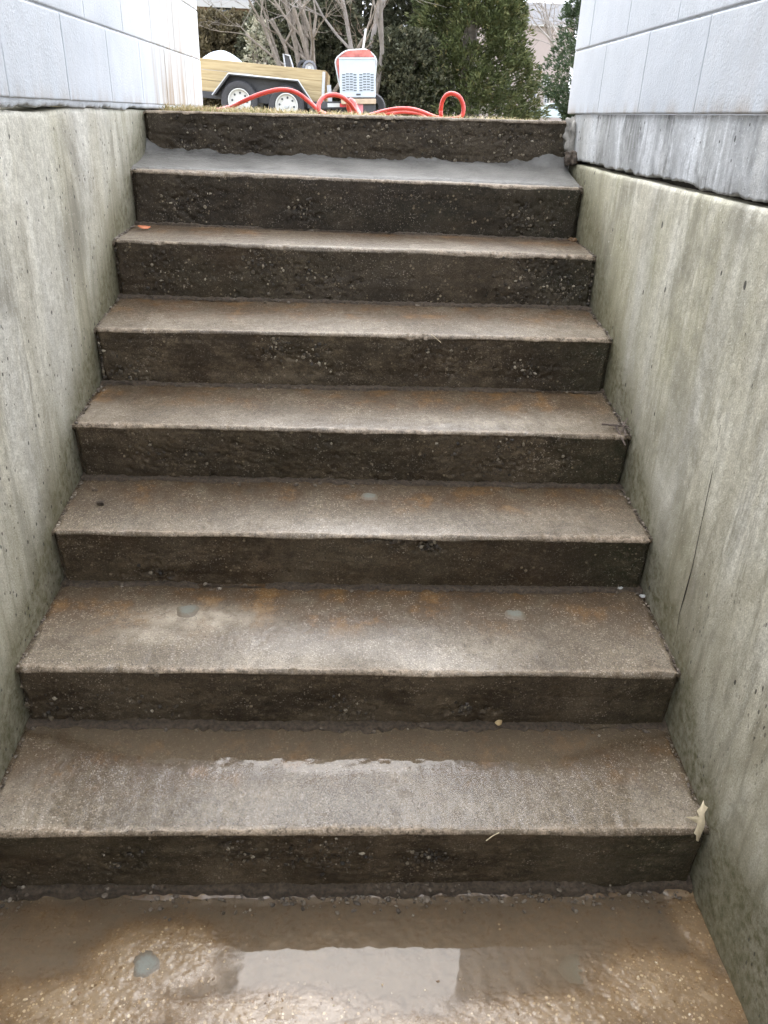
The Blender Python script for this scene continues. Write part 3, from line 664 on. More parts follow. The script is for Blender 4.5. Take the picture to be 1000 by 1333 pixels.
# ------------------------------------------------------------------ landing floor and puddle
nx, nyy = 520, 420; xf = np.linspace(-HW - .01, HW + .01, nx)
yf = np.concatenate([np.linspace(-2.4, -0.5, 60)[:-1], np.linspace(-0.5, 0.03, nyy - 59)]); Yf, Xf = np.meshgrid(yf, xf, indexing='ij')
h = fbm(Xf*4, Yf*4, 0, 3, 141)*0.0015 + fbm(Xf*45, Yf*45, 0, 3, 142)*0.0012
def fl(px, py): return at_z(px, py, FZ)
dry = np.zeros_like(Xf)
for (px, py, rx, ry, w) in ((205, 1250, .15, .085, .95), (110, 1310, .24, .07, .85), (330, 1320, .26, .055, .75), (720, 1320, .26, .055, .7), (870, 1290, .16, .10, .85), (520, 1350, .42, .050, .75), (60, 1200, .14, .07, .42), (905, 1200, .06, .10, .7)):
    c = fl(px, py); dry = np.maximum(dry, w*np.exp(-(((Xf - c[0])/rx)**2 + ((Yf - c[1])/ry)**2)))
dry = np.clip(dry + (0.16*fbm(Xf*9, Yf*9, 0, 4, 145) + 0.10*fbm(Xf*40, Yf*40, 0, 3, 146))*sstep(0.05, 0.3, dry), 0, 1)
h += -0.0060 + 0.0056*sstep(0.10, 0.8, dry) - 0.004*sstep(-0.45, -0.8, Yf)
h += fbm(Xf*150, Yf*150, 0, 2, 149)*0.0007*sstep(0.08, 0.35, dry)
h += 0.010*sstep(-0.035, 0.0, Yf + 0.018*fbm(Xf*9, 1, 0, 4, 151))
h += FZ
agg = np.clip(sstep(0.1, 0.6, dry) + 0.1*fbm(Xf*8, Yf*8, 0, 3, 155), 0.03, 1)
floor = mesh_np('landing_floor', np.stack([Xf, Yf, h], -1).reshape(-1, 3), grid_faces(len(yf), nx)[:, ::-1], MAT['floor'], None, True, {'agg': agg.ravel()})
tag(floor, kind='structure')
P = []; S = []
for _ in range(8500):
    iy, ix = rng.integers(60, len(yf)), rng.integers(4, nx - 4)
    if rng.random() < dry[iy, ix]**1.3*(0.45 + 0.55*(vnoise(xf[ix]*14, yf[iy]*14, 0, 160) > -0.1)):
        P.append((xf[ix], yf[iy], h[iy, ix])); S.append(0.0007 + 0.0032*rng.random()**5)
for _ in range(500):
    iy, ix = rng.integers(60, len(yf)), rng.integers(4, nx - 4); w = sstep(-0.17, -0.30, yf[iy])*(0.35 + 0.65*(vnoise(xf[ix]*20, yf[iy]*20, 0, 163) > 0.1))
    if rng.random() < w: P.append((xf[ix], yf[iy], FZ + rng.uniform(-0.002, 0.001))); S.append(0.0014 + 0.0032*rng.random()**2.2)
stones('exposed_aggregate', P, S, MAT['tan_stone'], floor, 0.55)
P = []; S = []
for _ in range(420):
    x = (rng.random()*2 - 1)*HW
    if vnoise(x*5, 2, 0, 165) < -0.2: continue
    P.append((x, -abs(rng.normal())*0.022 - 0.01, FZ + 0.002)); S.append(0.0018 + 0.004*rng.random()**2)
stones('crumbs', P, S, MAT['stone'], floor, 0.6)
for (px, py, r_) in ((190, 1256, .026), (752, 1262, .034)):
    o = plug(0, px, py, r_); o.parent = floor; jx = int(np.argmin(np.abs(xf - o.location.x))); jy = int(np.argmin(np.abs(yf - o.location.y))); o.location.z = h[jy, jx] - 0.0001
sy, sx = slice(0, None, 2), slice(0, None, 2); Xp, Yp = Xf[sy, sx], Yf[sy, sx]
rufp = 0.62*np.clip(sstep(0.12, 0.62, dry[sy, sx] + 0.10*fbm(Xp*22, Yp*22, 0, 3, 411)), 0, 1)
Zp = np.full_like(Xp, FZ)
pw = mesh_np('puddle_water', np.stack([np.clip(Xp, -HW, HW), Yp, Zp], -1).reshape(-1, 3), grid_faces(*Xp.shape)[:, ::-1], MAT['water'], None, True, {'ruf': rufp.ravel()})
tag(pw, kind='structure')

# ------------------------------------------------------------------ side walls (concrete)
def wall_sheet(y0, y1, z0, z1f, sgn, dy=0.012, dz=0.012, amp=0.0025, seed=0, x0=HW, thick=0.22):
    ys = np.arange(y0, y1 + dy/2, dy); nz = int((1.6)/dz); ts = np.linspace(0, 1, nz)
    top = z1f(ys); Yw = np.tile(ys[:, None], (1, nz)); Zw = z0 + (top[:, None] - z0)*ts[None]
    Xw = x0 + amp*fbm(Yw*2.2, Zw*2.2, 0, 3, seed) + 0.0012*fbm(Yw*40, Zw*30, 0, 3, seed + 3)
    Xw = Xw + 0.003*sstep(0.99, 1.0, ts)[None]      # worn top arris
    V = np.stack([sgn*Xw, Yw, Zw], -1)
    Vt = np.stack([np.full(len(ys), sgn*(x0 + thick)), ys, top], -1); Vb = np.stack([np.full(len(ys), sgn*(x0 + thick)), ys, np.full(len(ys), z0)], -1)
    V = np.concatenate([V, Vt[:, None], Vb[:, None]], 1)
    return V, ys
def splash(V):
    """dirt and algae band just above the steps"""
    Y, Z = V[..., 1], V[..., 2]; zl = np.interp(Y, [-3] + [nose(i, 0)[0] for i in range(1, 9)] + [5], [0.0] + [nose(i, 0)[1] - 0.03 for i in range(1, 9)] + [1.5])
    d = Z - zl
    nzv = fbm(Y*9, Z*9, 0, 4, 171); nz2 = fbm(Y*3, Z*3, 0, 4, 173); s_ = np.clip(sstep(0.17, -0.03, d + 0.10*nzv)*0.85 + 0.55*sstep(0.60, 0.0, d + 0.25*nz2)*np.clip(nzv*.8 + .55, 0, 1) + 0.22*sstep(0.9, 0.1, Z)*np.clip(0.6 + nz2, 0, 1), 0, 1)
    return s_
def build_wall(name, V, mat):
    n, m = V.shape[:2]; F = grid_faces(n, m)
    return mesh_np(name, V.reshape(-1, 3), F, mat, None, True, {'splash': splash(V).ravel()})
topL = lambda ys: 1.507 + 0.006*fbm(ys*7, 1, 0, 4, 181) - 0.012*np.clip(fbm(ys*3, 4, 0, 3, 183), 0, 1) - 0.004*sstep(1.5, 0.6, ys)
V, ys = wall_sheet(-2.4, 3.15, -0.2, topL, -1, seed=191)
wl = build_wall('concrete_side_wall', V, MAT['wall_l'])
tag(wl, 'grey streaked concrete side wall left of the stairs, under white blocks', 'wall')
topR = lambda ys: 1.387 + 0.004*fbm(ys*6, 1, 0, 4, 187)
V, ys = wall_sheet(-2.4, 1.955, -0.2, topR, 1, seed=197)
wr = build_wall('concrete_side_wall', V, MAT['wall_r'])
tag(wr, 'greenish pitted concrete side wall right of the stairs, below the dark crack', 'wall')

cr = [at_x(px, py, HW - 0.003) for px, py in ((937, 553), (930, 600), (919, 650), (908, 700), (900, 740), (893, 765), (884, 800), (880, 825))]
cr = [np.array([HW - 0.0012 + 0.0005*math.sin(q_*9), a_[1] + random.gauss(0, .0015), a_[2]]) for q_, a_ in enumerate(cr)]
MB().tube([tuple(c_) for c_ in cr], [.0004, .0006, .0007, .0006, .0008, .0016, .0006, .0003], 5).build('hairline_crack', MAT['soil'], wr)
# ------------------------------------------------------------------ painted block walls
PROTO = {}
def block_mesh(L, seed):
    key = (round(L, 3), seed % 5)
    if key in PROTO: return PROTO[key]
    nu, nv = 26, 18; hgt = 0.197
    def axis(hl, n, g):
        e_ = np.array([0, 0.0012, 0.003, 0.006]); inn = np.linspace(-hl + 0.02, hl - 0.02, n - 8); return np.concatenate([-hl + e_, inn, (hl - e_)[::-1]])
    u = axis(L/2 - 0.0006, nu, 0); v = axis(hgt/2, nv, 0); U, Vv = np.meshgrid(u, v, indexing='ij')
    ed = np.minimum(np.minimum(U - u[0], u[-1] - U), np.minimum(Vv - v[0], v[-1] - Vv))
    X = -0.0022*np.exp(-(ed/0.0016)**2) + 0.0008*fbm(U*18, Vv*18, seed, 3, seed)
    X[0, :] -= 0.0009; X[-1, :] -= 0.0009; X[:, 0] -= 0.003; X[:, -1] -= 0.003
    n = nu*nv; front = np.stack([X, U, Vv], -1).reshape(-1, 3)
    F = [tuple(f) for f in grid_faces(nu, nv)]
    bv = [(-0.19, u[0], v[0]), (-0.19, u[-1], v[0]), (-0.19, u[-1], v[-1]), (-0.19, u[0], v[-1])]
    c = [0, (nu - 1)*nv, nu*nv - 1, nv - 1]; b0 = n
    F += [(b0 + 3, b0 + 2, b0 + 1, b0)]
    VV = [tuple(p) for p in front] + bv
    sides = [([i*nv for i in range(nu)], b0, b0 + 1), ([(nu - 1)*nv + j for j in range(nv)], b0 + 1, b0 + 2), ([i*nv + nv - 1 for i in range(nu - 1, -1, -1)], b0 + 2, b0 + 3), ([j for j in range(nv - 1, -1, -1)], b0 + 3, b0)]
    for (ring, p, q_) in sides: F.append(tuple(reversed(ring)) + (p, q_))
    me = bpy.data.meshes.new('block'); me.from_pydata(VV, [], F); me.polygons.foreach_set('use_smooth', [True]*len(me.polygons))
    me.set_sharp_from_angle(angle=R(50)); me.materials.append(MAT['paint']); me.attributes.new('dirt', 'FLOAT', 'POINT')
    PROTO[key] = me; return me
def dirty(me, val_fn, y, z, sgn):
    m2 = me.copy(); co = np.zeros(len(m2.vertices)*3, dtype=np.float32); m2.vertices.foreach_get('co', co); co = co.reshape(-1, 3)
    yy = co[:, 1]*(-sgn) + y; zz = co[:, 2] + z
    m2.attributes['dirt'].data.foreach_set('value', np.clip(val_fn(yy, zz), 0, 1).astype(np.float32)); return m2
def block_wall(root, sgn, face_x, yend, z0, shift, dirt_fn, ncourse=12):
    """sgn -1 left wall (faces +x), +1 right wall (faces -x)"""
    far = MB(); hid = 0
    for cidx in range(ncourse):
        z = z0 + 0.1 + cidx*0.2; off = shift[cidx % 2]; y1 = yend; first = True
        while y1 > -2.2:
            L = off if (first and off) else 0.4; first = False; y0 = y1 - L; yc = (y0 + y1)/2
            if cidx < 3 and y1 > 0.0:
                me = block_mesh(L, int(rng.integers(0, 99))); me = dirty(me, dirt_fn, yc, z, sgn)
                o = bpy.data.objects.new('block', me); scene.collection.objects.link(o); o.parent = root
                o.rotation_euler = (rng.normal()*0.0015, 0, 0 if sgn < 0 else math.pi)
                o.location = (sgn*(face_x) + rng.normal()*0.0004, yc, z)
            else:
                far.box((sgn*(face_x + 0.095), yc, z), (0.19, L - 0.006, 0.194), None, 0.003)
            y1 = y0
    fo = far.build('upper_blocks', MAT['paint'], root); fo['kind'] = 'stuff'
    bed = MB(); bed.box((sgn*(face_x + 0.098), (yend - 2.2)/2 - 0.002, z0 + ncourse*0.1), (0.186, yend + 2.2 - 0.012, ncourse*0.2 - 0.004)); bed.build('mortar_bed', MAT['bed'], root)
lb = empty('painted_block_wall', (0, 0, 0)); tag(lb, 'white painted block wall on the left, brown streaks near its far corner', 'wall')
dl = lambda y, z: 0.08 + 0.95*sstep(1.95, 2.3, y)*(0.55 + 0.45*np.exp(-((z - 1.55)/0.12)**2)) + 0.35*sstep(1.57, 1.525, z)
block_wall(lb, -1, HW - 0.010, 3.165, 1.524, (0, 0.19), dl)
rb = empty('painted_block_wall', (0, 0, 0)); tag(rb, 'white painted block wall on the right above a streaked concrete beam', 'wall')
dr = lambda y, z: 0.03 + 0.55*sstep(1.585, 1.55, z) + 0.15*sstep(1.0, 0.4, y)
block_wall(rb, 1, HW - 0.012, 2.035, 1.547, (0, 0.19), dr)
# ragged paint-clogged bed joint below the left blocks
def ragged_strip(name, y0, y1, zt, zb_fn, x_in, depth, sgn, mat, parent, ncol=6, dy=0.006, seed=0, amp=0.004):
    ys = np.arange(y0, y1, dy); rows = []
    zb = zb_fn(ys)
    for t in np.linspace(0, 1, ncol):
        z = zt*(1 - t) + zb*t; x = x_in + amp*fbm(ys*9, z*9, 0, 5, seed) + 0.004*t**3
        rows.append(np.stack([sgn*x, ys, z], -1))
    rows.append(np.stack([np.full(len(ys), sgn*(x_in + depth)), ys, zb + 0.002], -1))
    V = np.stack(rows, 0); F = grid_faces(len(rows), len(ys))
    return mesh_np(name, V.reshape(-1, 3), F if sgn > 0 else F[:, ::-1], mat, parent, True, {'splash': np.zeros(V.shape[0]*V.shape[1])})
ragged_strip('bed_joint', -2.2, 3.15, 1.527, lambda y: 1.512 + 0.007*fbm(y*14, 1, 0, 4, 211) + 0.003*vnoise(y*90, 2), HW - 0.007, 0.06, -1, MAT['bed'], lb, seed=213, amp=0.002)
# right: beam between crack and blocks
b_top = 1.5465
bm_ = ragged_strip('foundation_beam', -2.2, 1.93, b_top, lambda y: 1.400 + 0.010*fbm(y*7, 1, 0, 5, 221) + 0.006*fbm(y*45, 3, 0, 4, 223), HW - 0.004, 0.2, 1, MAT['beam'], rb, ncol=26, seed=225, amp=0.003)
tag(bm_, 'whitish concrete beam with black streaks')
# broken end of the beam: jagged lumps of old mortar
lump_v, lump_f = ico()
def lump(name, c, r_, mat, parent, seed):
    v = lump_v.copy(); f = lump_f.copy()
    for _ in range(3):                             # subdivide
        e = {}; nv = list(map(tuple, v)); nf = []
        for a, b_, c_ in f:
            ids = []
            for p, q_ in ((a, b_), (b_, c_), (c_, a)):
                kx = (min(p, q_), max(p, q_))
                if kx not in e:
                    m = np.array(nv[p]) + np.array(nv[q_]); m /= np.linalg.norm(m); e[kx] = len(nv); nv.append(tuple(m))
                ids.append(e[kx])
            nf += [(a, ids[0], ids[2]), (b_, ids[1], ids[0]), (c_, ids[2], ids[1]), tuple(ids)]
        v = np.array(nv); f = np.array(nf)
    d = 1 + 0.75*fbm(v[:, 0]*2.4 + seed, v[:, 1]*2.4, v[:, 2]*2.4, 5, seed)
    sup = np.sign(v)*np.abs(v)**0.8; sup = sup/np.abs(sup).max()
    V = sup*d[:, None]*np.array(r_) + np.array(c)
    return mesh_np(name, V, f, mat, parent, True, {'splash': np.zeros(len(V))})
lump('broken_lump', (HW + 0.012, 1.955, 1.475), (0.045, 0.055, 0.070), simple('broken_grey_mortar', (0.27, 0.255, 0.225), 0.85, 0.4, 40, bump=0.8), rb, 3)
lump('broken_lump', (HW - 0.006, 1.90, 1.405), (0.022, 0.045, 0.026), MAT['joint'], rb, 9)
lump('broken_lump', (HW + 0.004, 1.99, 1.405), (0.035, 0.030, 0.030), MAT['joint'], rb, 14)
b = MB(); b.box((HW + 0.115, 2.06, 0.64), (0.19, 0.25, 1.68)); b.build('backing_fill', MAT['joint'], wr)  # fill added behind the wall end so no sky shows through
b = MB(); b.box((HW + 0.12, -0.13, 1.388), (0.16, 4.1, 0.03)); o = b.build('crack_backing', MAT['soil'], wr)

# unseen stairwell end wall, added behind the viewpoint to shade the risers
b = MB(); b.box((0, -2.55, 0.7), (3.0, 0.3, 1.7))
tag(b.build('unseen_end_wall', simple('grey_render', (0.36, 0.35, 0.32), 0.8)), kind='structure')

# ------------------------------------------------------------------ ground
def ground_h(x, y):
    x = np.asarray(x, float); y = np.asarray(y, float)
    return 1.502 - 0.10*np.exp(-(((x + 1.5)/4)**2 + ((y - 13.5)/4)**2)) + 0.10*sstep(45, 75, y) - 0.03*sstep(2.5, 6, y)
gx = np.array([-400, -150, -60, -30, -20, -14, -10, -7, -5, -4, -3, -2.4, -1.8, -1.4, -0.99, -0.75, -0.5, -0.25, 0, .25, .5, .75, 0.99, 1.4, 2, 3, 4, 5, 7, 10, 14, 20, 30, 60, 150, 400.])
gy = np.array([-200, -60, -20, -6, -2.7, -1, 1, 2.17, 2.4, 2.7, 3, 3.5, 4, 5, 6, 7, 8.5, 10, 11, 12, 13, 14, 15, 16, 18, 20, 24, 30, 36, 42, 50, 60, 66, 80, 120, 250, 900.])
GX, GY = np.meshgrid(gx, gy, indexing='ij'); GZ = ground_h(GX, GY)
F = grid_faces(len(gx), len(gy)); cxy = np.stack([GX, GY], -1).reshape(-1, 2)[F].mean(1)
F = F[~((np.abs(cxy[:, 0]) < 0.99) & (cxy[:, 1] < 2.17) & (cxy[:, 1] > -2.7))]
k = NT('winter_lawn'); p_ = k.pos(); k.set(Base_Color=k.ramp(k.noise(p_, 1.2, 8, 0.7), [(0.3, (0.13, 0.11, 0.055)), (0.5, (0.24, 0.195, 0.105)), (0.7, (0.15, 0.16, 0.065))]), Roughness=0.9, Normal=k.bump(k.noise(p_, 60, 4), 0.8, 0.02))
tag(mesh_np('lawn_ground', np.stack([GX, GY, GZ], -1).reshape(-1, 3), F, k.m, None, True), kind='structure')
# straw-coloured grass behind the top step
def blades(n, area, hmin, hmax, seed):
    r = np.random.default_rng(seed); x = r.uniform(area[0], area[1], n); y = area[2] + (area[3] - area[2])*r.random(n)**1.6
    dens = fbm(x*2.2, y*2.2, 0, 3, seed); kp = dens > -0.35 + 0.3*r.random(n); x, y, dens = x[kp], y[kp], dens[kp]; n = len(x)
    hh = (hmin + (hmax - hmin)*r.random(n)**1.8)*(0.75 + 0.6*np.clip(dens + .3, 0, 1)); a = r.random(n)*6.283; lean = r.normal(0, 1.5, n)*hh; w = 0.0015 + 0.0015*r.random(n)
    z = ground_h(x, y) - 0.003; dx, dy = np.cos(a), np.sin(a); lx, ly = np.cos(a + 1.3)*lean, np.sin(a + 1.3)*lean
    V = np.stack([np.stack([x - dx*w, y - dy*w, z], -1), np.stack([x + dx*w, y + dy*w, z], -1), np.stack([x + dx*w*.7 + lx*.4, y + dy*w*.7 + ly*.4, z + hh*.6], -1), np.stack([x - dx*w*.7 + lx*.4, y - dy*w*.7 + ly*.4, z + hh*.6], -1), np.stack([x + lx, y + ly, z + hh*.95], -1)], 1)
    i = np.arange(n)*5; F = np.concatenate([np.stack([i, i + 1, i + 2], -1), np.stack([i, i + 2, i + 3], -1), np.stack([i + 3, i + 2, i + 4], -1)])
    return V.reshape(-1, 3), F, np.repeat(r.random(n), 5)
V1, F1, r1 = blades(42000, (-1.6, 1.5, 2.23, 4.8), 0.008, 0.036, 5); V2, F2, r2 = blades(26000, (-6, 6, 4.5, 13), 0.02, 0.05, 6)
gm = mat_leaf('dry_grass_blades', [(0.0, (0.36, 0.28, 0.15)), (0.55, (0.46, 0.37, 0.21)), (0.8, (0.30, 0.27, 0.12)), (1.0, (0.16, 0.19, 0.06))], 0.2)
go = mesh_np('dry_grass', np.concatenate([V1, V2]), np.concatenate([F1, F2 + len(V1)]), gm, None, False, {'rnd': np.concatenate([r1, r2])})
tag(go, 'short straw coloured winter grass behind the top step', 'grass', kind='stuff')

# ------------------------------------------------------------------ hose
HY = 3.05
def hp(px, py, dy=0.0): v = at_y(px, py, HY + dy); return (v[0], v[1], max(v[2], 1.510))
hose_px = [(238, 147, .5), (275, 146, .3), (300, 139, .1), (318, 131, 0), (340, 122, 0), (365, 116.5, 0), (385, 120, 0), (402, 132, 0), (417, 145, -.05), (428, 150, -.15), (424, 151, -.3), (416, 146, -.35), (415, 136, -.33), (421, 127, -.3), (431, 123.5, -.28), (443, 125, -.25), (454, 133, -.2), (461, 143, -.15), (466, 152, -.1),
           (471, 152, .1), (466, 144, .2), (461, 133, .25), (456, 130, .28), (453, 135, .3), (456, 146, .35), (466, 152, .45), (480, 150, .4), (498, 145, .25), (518, 141.5, .2), (536, 142, .15), (551, 146, .1), (566, 152, .05), (585, 155, .02), (600, 152, .0), (603.5, 143, 0), (602, 133, 0), (597, 125, 0), (589, 121.5, .02), (581, 124, .04), (576, 132, .06), (574, 143, .07), (573, 152, .1), (558, 153, .5), (548, 148, .7), (525, 146, .8), (505, 148, .8), (470, 151, .9), (430, 150, 1.1)]
def catmull(pts, n=7):
    pts = [Vector(p) for p in pts]; o = []
    for i in range(len(pts) - 1):
        a, b_, c, d = pts[max(i - 1, 0)], pts[i], pts[i + 1], pts[min(i + 2, len(pts) - 1)]
        for t in np.linspace(0, 1, n, endpoint=False): o.append(0.5*((2*b_) + (c - a)*t + (2*a - 5*b_ + 4*c - d)*t*t + (3*b_ - a - 3*c + d)*t**3))
    return o + [pts[-1]]
b = MB(); b.tube(catmull([hp(*p) for p in hose_px]), 0.0100, 10)
tag(b.build('rubber_hose', MAT['hose'], None, True), 'red rubber hose lying in loops on the grass behind the top step', 'hose')

# ------------------------------------------------------------------ trailer
TY = 13.5
tc1 = at_y(313, 131.5, TY); tc2 = at_y(374, 137.5, TY)
ang = math.atan2(tc2[2] - tc1[2], tc2[0] - tc1[0]); axle = float(np.linalg.norm(tc2 - tc1))
tr = empty('utility_trailer', (tc1[0], tc1[1], tc1[2]), (0, -ang, 0))     # origin at the rear wheel hub line
tag(tr, 'black two axle utility trailer with yellow timber sides and white wheel rims', 'trailer')
S_ = 1/ (F_PX/ (TY - CAM[1]))                     # metres per pixel there (facing)
TW = 1.7                                          # bed depth
x_l, x_r = -1.75, 1.39
for side_y in (0.12, 0.12 + TW):
    for j, (z0, z1) in enumerate(((0.11, 0.258), (0.262, 0.41), (0.414, 0.57))):
        b = MB(); b.box(((x_l + x_r)/2, side_y + 0.002*j, (z0 + z1)/2), (x_r - x_l, 0.038, z1 - z0), None, 0.004); b.build('side_board', MAT['wood'], tr)
b = MB(); b.box((x_r + 0.0, 0.12 + TW/2, 0.33), (0.04, TW - 0.05, 0.46), None, 0.004); b.build('front_board', MAT['wood'], tr)
b = MB(); b.box(((x_l + x_r)/2, 0.12 + TW/2, 0.07), (x_r - x_l, TW, 0.05)); b.build('deck', MAT['wood'], tr)
for yy in (0.10, 0.12 + TW): MB().box(((x_l + x_r)/2 + .05, yy, 0.05), (x_r - x_l + .1, 0.06, 0.10)).build('frame_rail', MAT['steel'], tr)
for x in (-1.3, 1.36):
    b = MB(); b.box((x, 0.085, 0.33), (0.045, 0.03, 0.44)); b.build('stake_post', MAT['steel'] if x < 1.2 else MAT['galv'], tr)
# fender: folded sheet over both wheels
def fender(y0, y1):
    path = [(-0.43, 0.05), (-0.17, 0.375), (0.95, 0.375), (1.22, 0.05)]; b = MB(); inner = [(-0.40, 0.05), (-0.155, 0.36), (0.935, 0.36), (1.19, 0.05)]
    b.prism(path + inner[::-1], y0, y1); return b
f_ = fender(-0.16, 0.09).build('fender', MAT['steel'], tr)
b = MB(); b.tube([(-0.44, -0.165, 0.05), (-0.175, -0.165, 0.382), (0.955, -0.165, 0.382), (1.235, -0.165, 0.05)], 0.010, 6); b.build('fender_lip', MAT['galv'], f_)
b = MB(); b.prism([(-0.40, 0.05), (-0.155, 0.36), (0.935, 0.36), (1.19, 0.05)], 0.075, 0.088); b.build('inner_panel', MAT['steel'], f_)
def wheel(x, y, rr=0.335):
    w = empty('wheel', (x, y, 0), (0, random.random(), 0), tr); w.scale = (0.91, 0.95, 0.91)
    b = MB(); b.lathe([(0.205, -0.075), (0.22, -0.095), (0.27, -0.105), (0.315, -0.095), (rr, -0.065), (rr + .003, 0), (rr, 0.065), (0.315, 0.095), (0.25, 0.1), (0.205, 0.085)], 36); b.build('tyre', MAT['rubber'], w, True)
    b = MB(); b.lathe([(0.205, -0.078), (0.205, -0.092), (0.192, -0.094), (0.182, -0.070), (0.165, -0.045), (0.10, -0.040), (0.085, -0.055), (0.045, -0.058), (0.04, -0.085), (0.0005, -0.088)], 36); rim = b.build('rim', MAT['rim'], w, True)
    for q_ in range(8):
        a = q_*math.pi/4; b = MB(); b.lathe([(0.019, -0.0505), (0.019, -0.03)], 10, 'y', (0.132*math.cos(a), 0, 0.132*math.sin(a))); b.add([(0.132*math.cos(a) + 0.019*math.cos(t), -0.0505, 0.132*math.sin(a) + 0.019*math.sin(t)) for t in np.linspace(0, 6.283, 10, endpoint=False)], [tuple(range(10))]); b.build('vent_hole', MAT['hole'], rim)
    b = MB(); b.lathe([(0.05, -0.059), (0.036, -0.09), (0.0005, -0.095)], 14); b.build('hub_cap', MAT['galv'], rim, True)
for x in (0.0, axle):
    wheel(x, -0.05)
    wheel(x, 0.12 + TW + .15)
# tongue and low front frame with striped tape
for yy in (0.45, 1.2): MB().box((2.0, yy, 0.0), (1.3, 0.10, 0.10)).build('tongue_bar', MAT['steel'], tr)
MB().box((1.45, 0.85, 0.0), (0.08, 1.4, 0.13)).build('cross_member', MAT['steel'], tr)
b = MB(); b.box((1.47, 0.115, 0.22), (0.07, 0.02, 0.30), Matrix.Rotation(R(-8), 3, 'Y')); b.build('gate_bracket', MAT['galv'], tr)

# white heap under a sheet in the trailer
nu, nv = 40, 30; a_ = np.linspace(-1, 1, nu); b_ = np.linspace(-1, 1, nv); A, B = np.meshgrid(a_, b_, indexing='ij')
hh = np.clip(1 - np.abs(A + 0.05)**1.9, 0, 1)*np.clip(1 - B**2, 0, 1)**0.6*(0.46) + 0.012*fbm(A*3, B*3, 0, 3, 301)
pk = at_y(290, 66, TY + 0.9); 
V = np.stack([pk[0] + A*0.62, TY + 0.95 + B*0.6, pk[2] - 0.455 + hh], -1)
tag(mesh_np('covered_heap', V.reshape(-1, 3), grid_faces(nu, nv), MAT['tarp'], None, True), 'smooth pale blue sheeted heap rising above the left end of the trailer boards', 'tarp')
# hand truck lying in the trailer
ht = at_y(403, 89, TY + 0.5); hk = empty('hand_truck', (ht[0], ht[1], ht[2])); tag(hk, 'dark hand truck with grey wheel poking up at the trailer front', 'hand truck')
b = MB(); b.lathe([(0.075, -0.03), (0.09, -0.04), (0.118, -0.03), (0.122, 0), (0.118, 0.03), (0.075, 0.03)], 22); b.build('tyre', simple('grey_rubber', (0.11, 0.115, 0.13), 0.6), hk, True)
b = MB(); b.lathe([(0.076, -0.02), (0.04, -0.01), (0.03, -0.035), (0.0005, -0.036)], 18); b.build('rim', MAT['galv'], hk, True)
b = MB(); b.lathe([(0.06, 0.10), (0.075, 0.09), (0.112, 0.1), (0.115, 0.13), (0.112, 0.15), (0.06, 0.15)], 22, 'y', (-.1, 0, .02)); b.build('far_tyre', MAT['rubber'], hk, True)
q1, q2, q3, q4 = [np.array(at_y(px, py, TY + 0.5)) - ht for px, py in ((372, 92), (369, 70), (377, 72.5), (383, 92))]
b = MB(); b.tube([tuple(q1), tuple(q2), tuple(q3), tuple(q4)], 0.014, 8); b.build('handle', MAT['galv'], hk, True)
b = MB(); b.box(tuple((q1 + q3)/2 + np.array([0, .03, 0.02])), (0.09, 0.03, 0.20)); b.build('back_plate', MAT['steel'], hk)

# ------------------------------------------------------------------ mixer with louvred cover
MY = 13.0
def mp(px, py, dy=0.0): return at_y(px, py, MY + dy)
c0 = mp(466, 126); mx_ = empty('mortar_mixer', (c0[0], c0[1], c0[2]), (0, R(-2.2), 0)); tag(mx_, 'red mortar mixer with pale grey louvred engine cover and white handle', 'mixer')
W_, H_ = 0.575, 0.56
b = MB(); b.box((0, 0.25, H_/2 - .01), (W_, 0.5, H_), None, 0.012); cov = b.build('engine_cover', MAT['palegrey'], mx_)
b = MB()
for r_ in range(7):
    for c in range(8):
        x = -W_/2 + 0.075 + c*(W_ - 0.15)/7 + (0.02 if c > 3 else -0.01); z = H_*0.16 + r_*0.037 + (0.012 if c in (1, 2, 5, 6) else 0)
        s = MB(); s.box((x, -0.003, z), (0.046, 0.012, 0.012)); s.build('louvre_slot', MAT['hole'], cov)
b = MB(); b.box((0.01, -0.004, 0.035), (0.07, 0.012, 0.022)); b.build('latch_slot', MAT['steel'], cov)
b = MB(); b.box((0.0, -0.004, H_ - 0.02), (W_ + .012, 0.02, 0.02)); b.build('cover_rim', MAT['whitep'], cov)
# drum behind: rounded trapezoid red body with white rim
def rounded(poly, n=5, rr=0.08):
    o = []
    m = len(poly)
    for i in range(m):
        p, a, c = Vector(poly[i]), Vector(poly[i - 1]), Vector(poly[(i + 1) % m]); u = (a - p).normalized(); w = (c - p).normalized()
        r2 = min(rr, (a - p).length*.45, (c - p).length*.45)
        for t in np.linspace(0, 1, n): q_ = (p + u*r2)*(1 - t)**2 + 2*p*t*(1 - t) + (p + w*r2)*t*t; o.append((q_.x, q_.y))
    return o
dp = rounded([(-W_/2 - .08, H_*0.97), (-W_/2 + .0, 0.12), (W_/2 - .02, 0.12), (W_/2 + .035, H_*1.0), (W_/2 - .12, H_ + .13), (-W_/2 + .10, H_ + .11)])
b = MB(); b.prism(dp, 0.42, 1.0); dr_ = b.build('drum', MAT['red'], mx_, True)
b = MB(); b.tube([(p[0], 0.42, p[1]) for p in dp] + [(dp[0][0], 0.42, dp[0][1])], 0.013, 8); b.build('drum_rim', MAT['whitep'], dr_, True)
b = MB(); b.prism(rounded([(-W_/2 + 0.02, H_ + .0), (W_/2 - .03, H_ + .0), (W_/2 - .09, H_ + .10), (-W_/2 + .12, H_ + .08)], 4, .03), 0.05, 0.40); b.build('hood', MAT['red'], mx_, True)
hp0, hp1 = (0.09, 0.5, H_ + .08), (0.15, 0.5, 0.98); b = MB(); b.tube([hp0, hp1], 0.018, 8); b.build('handle', MAT['whitep'], mx_, True)
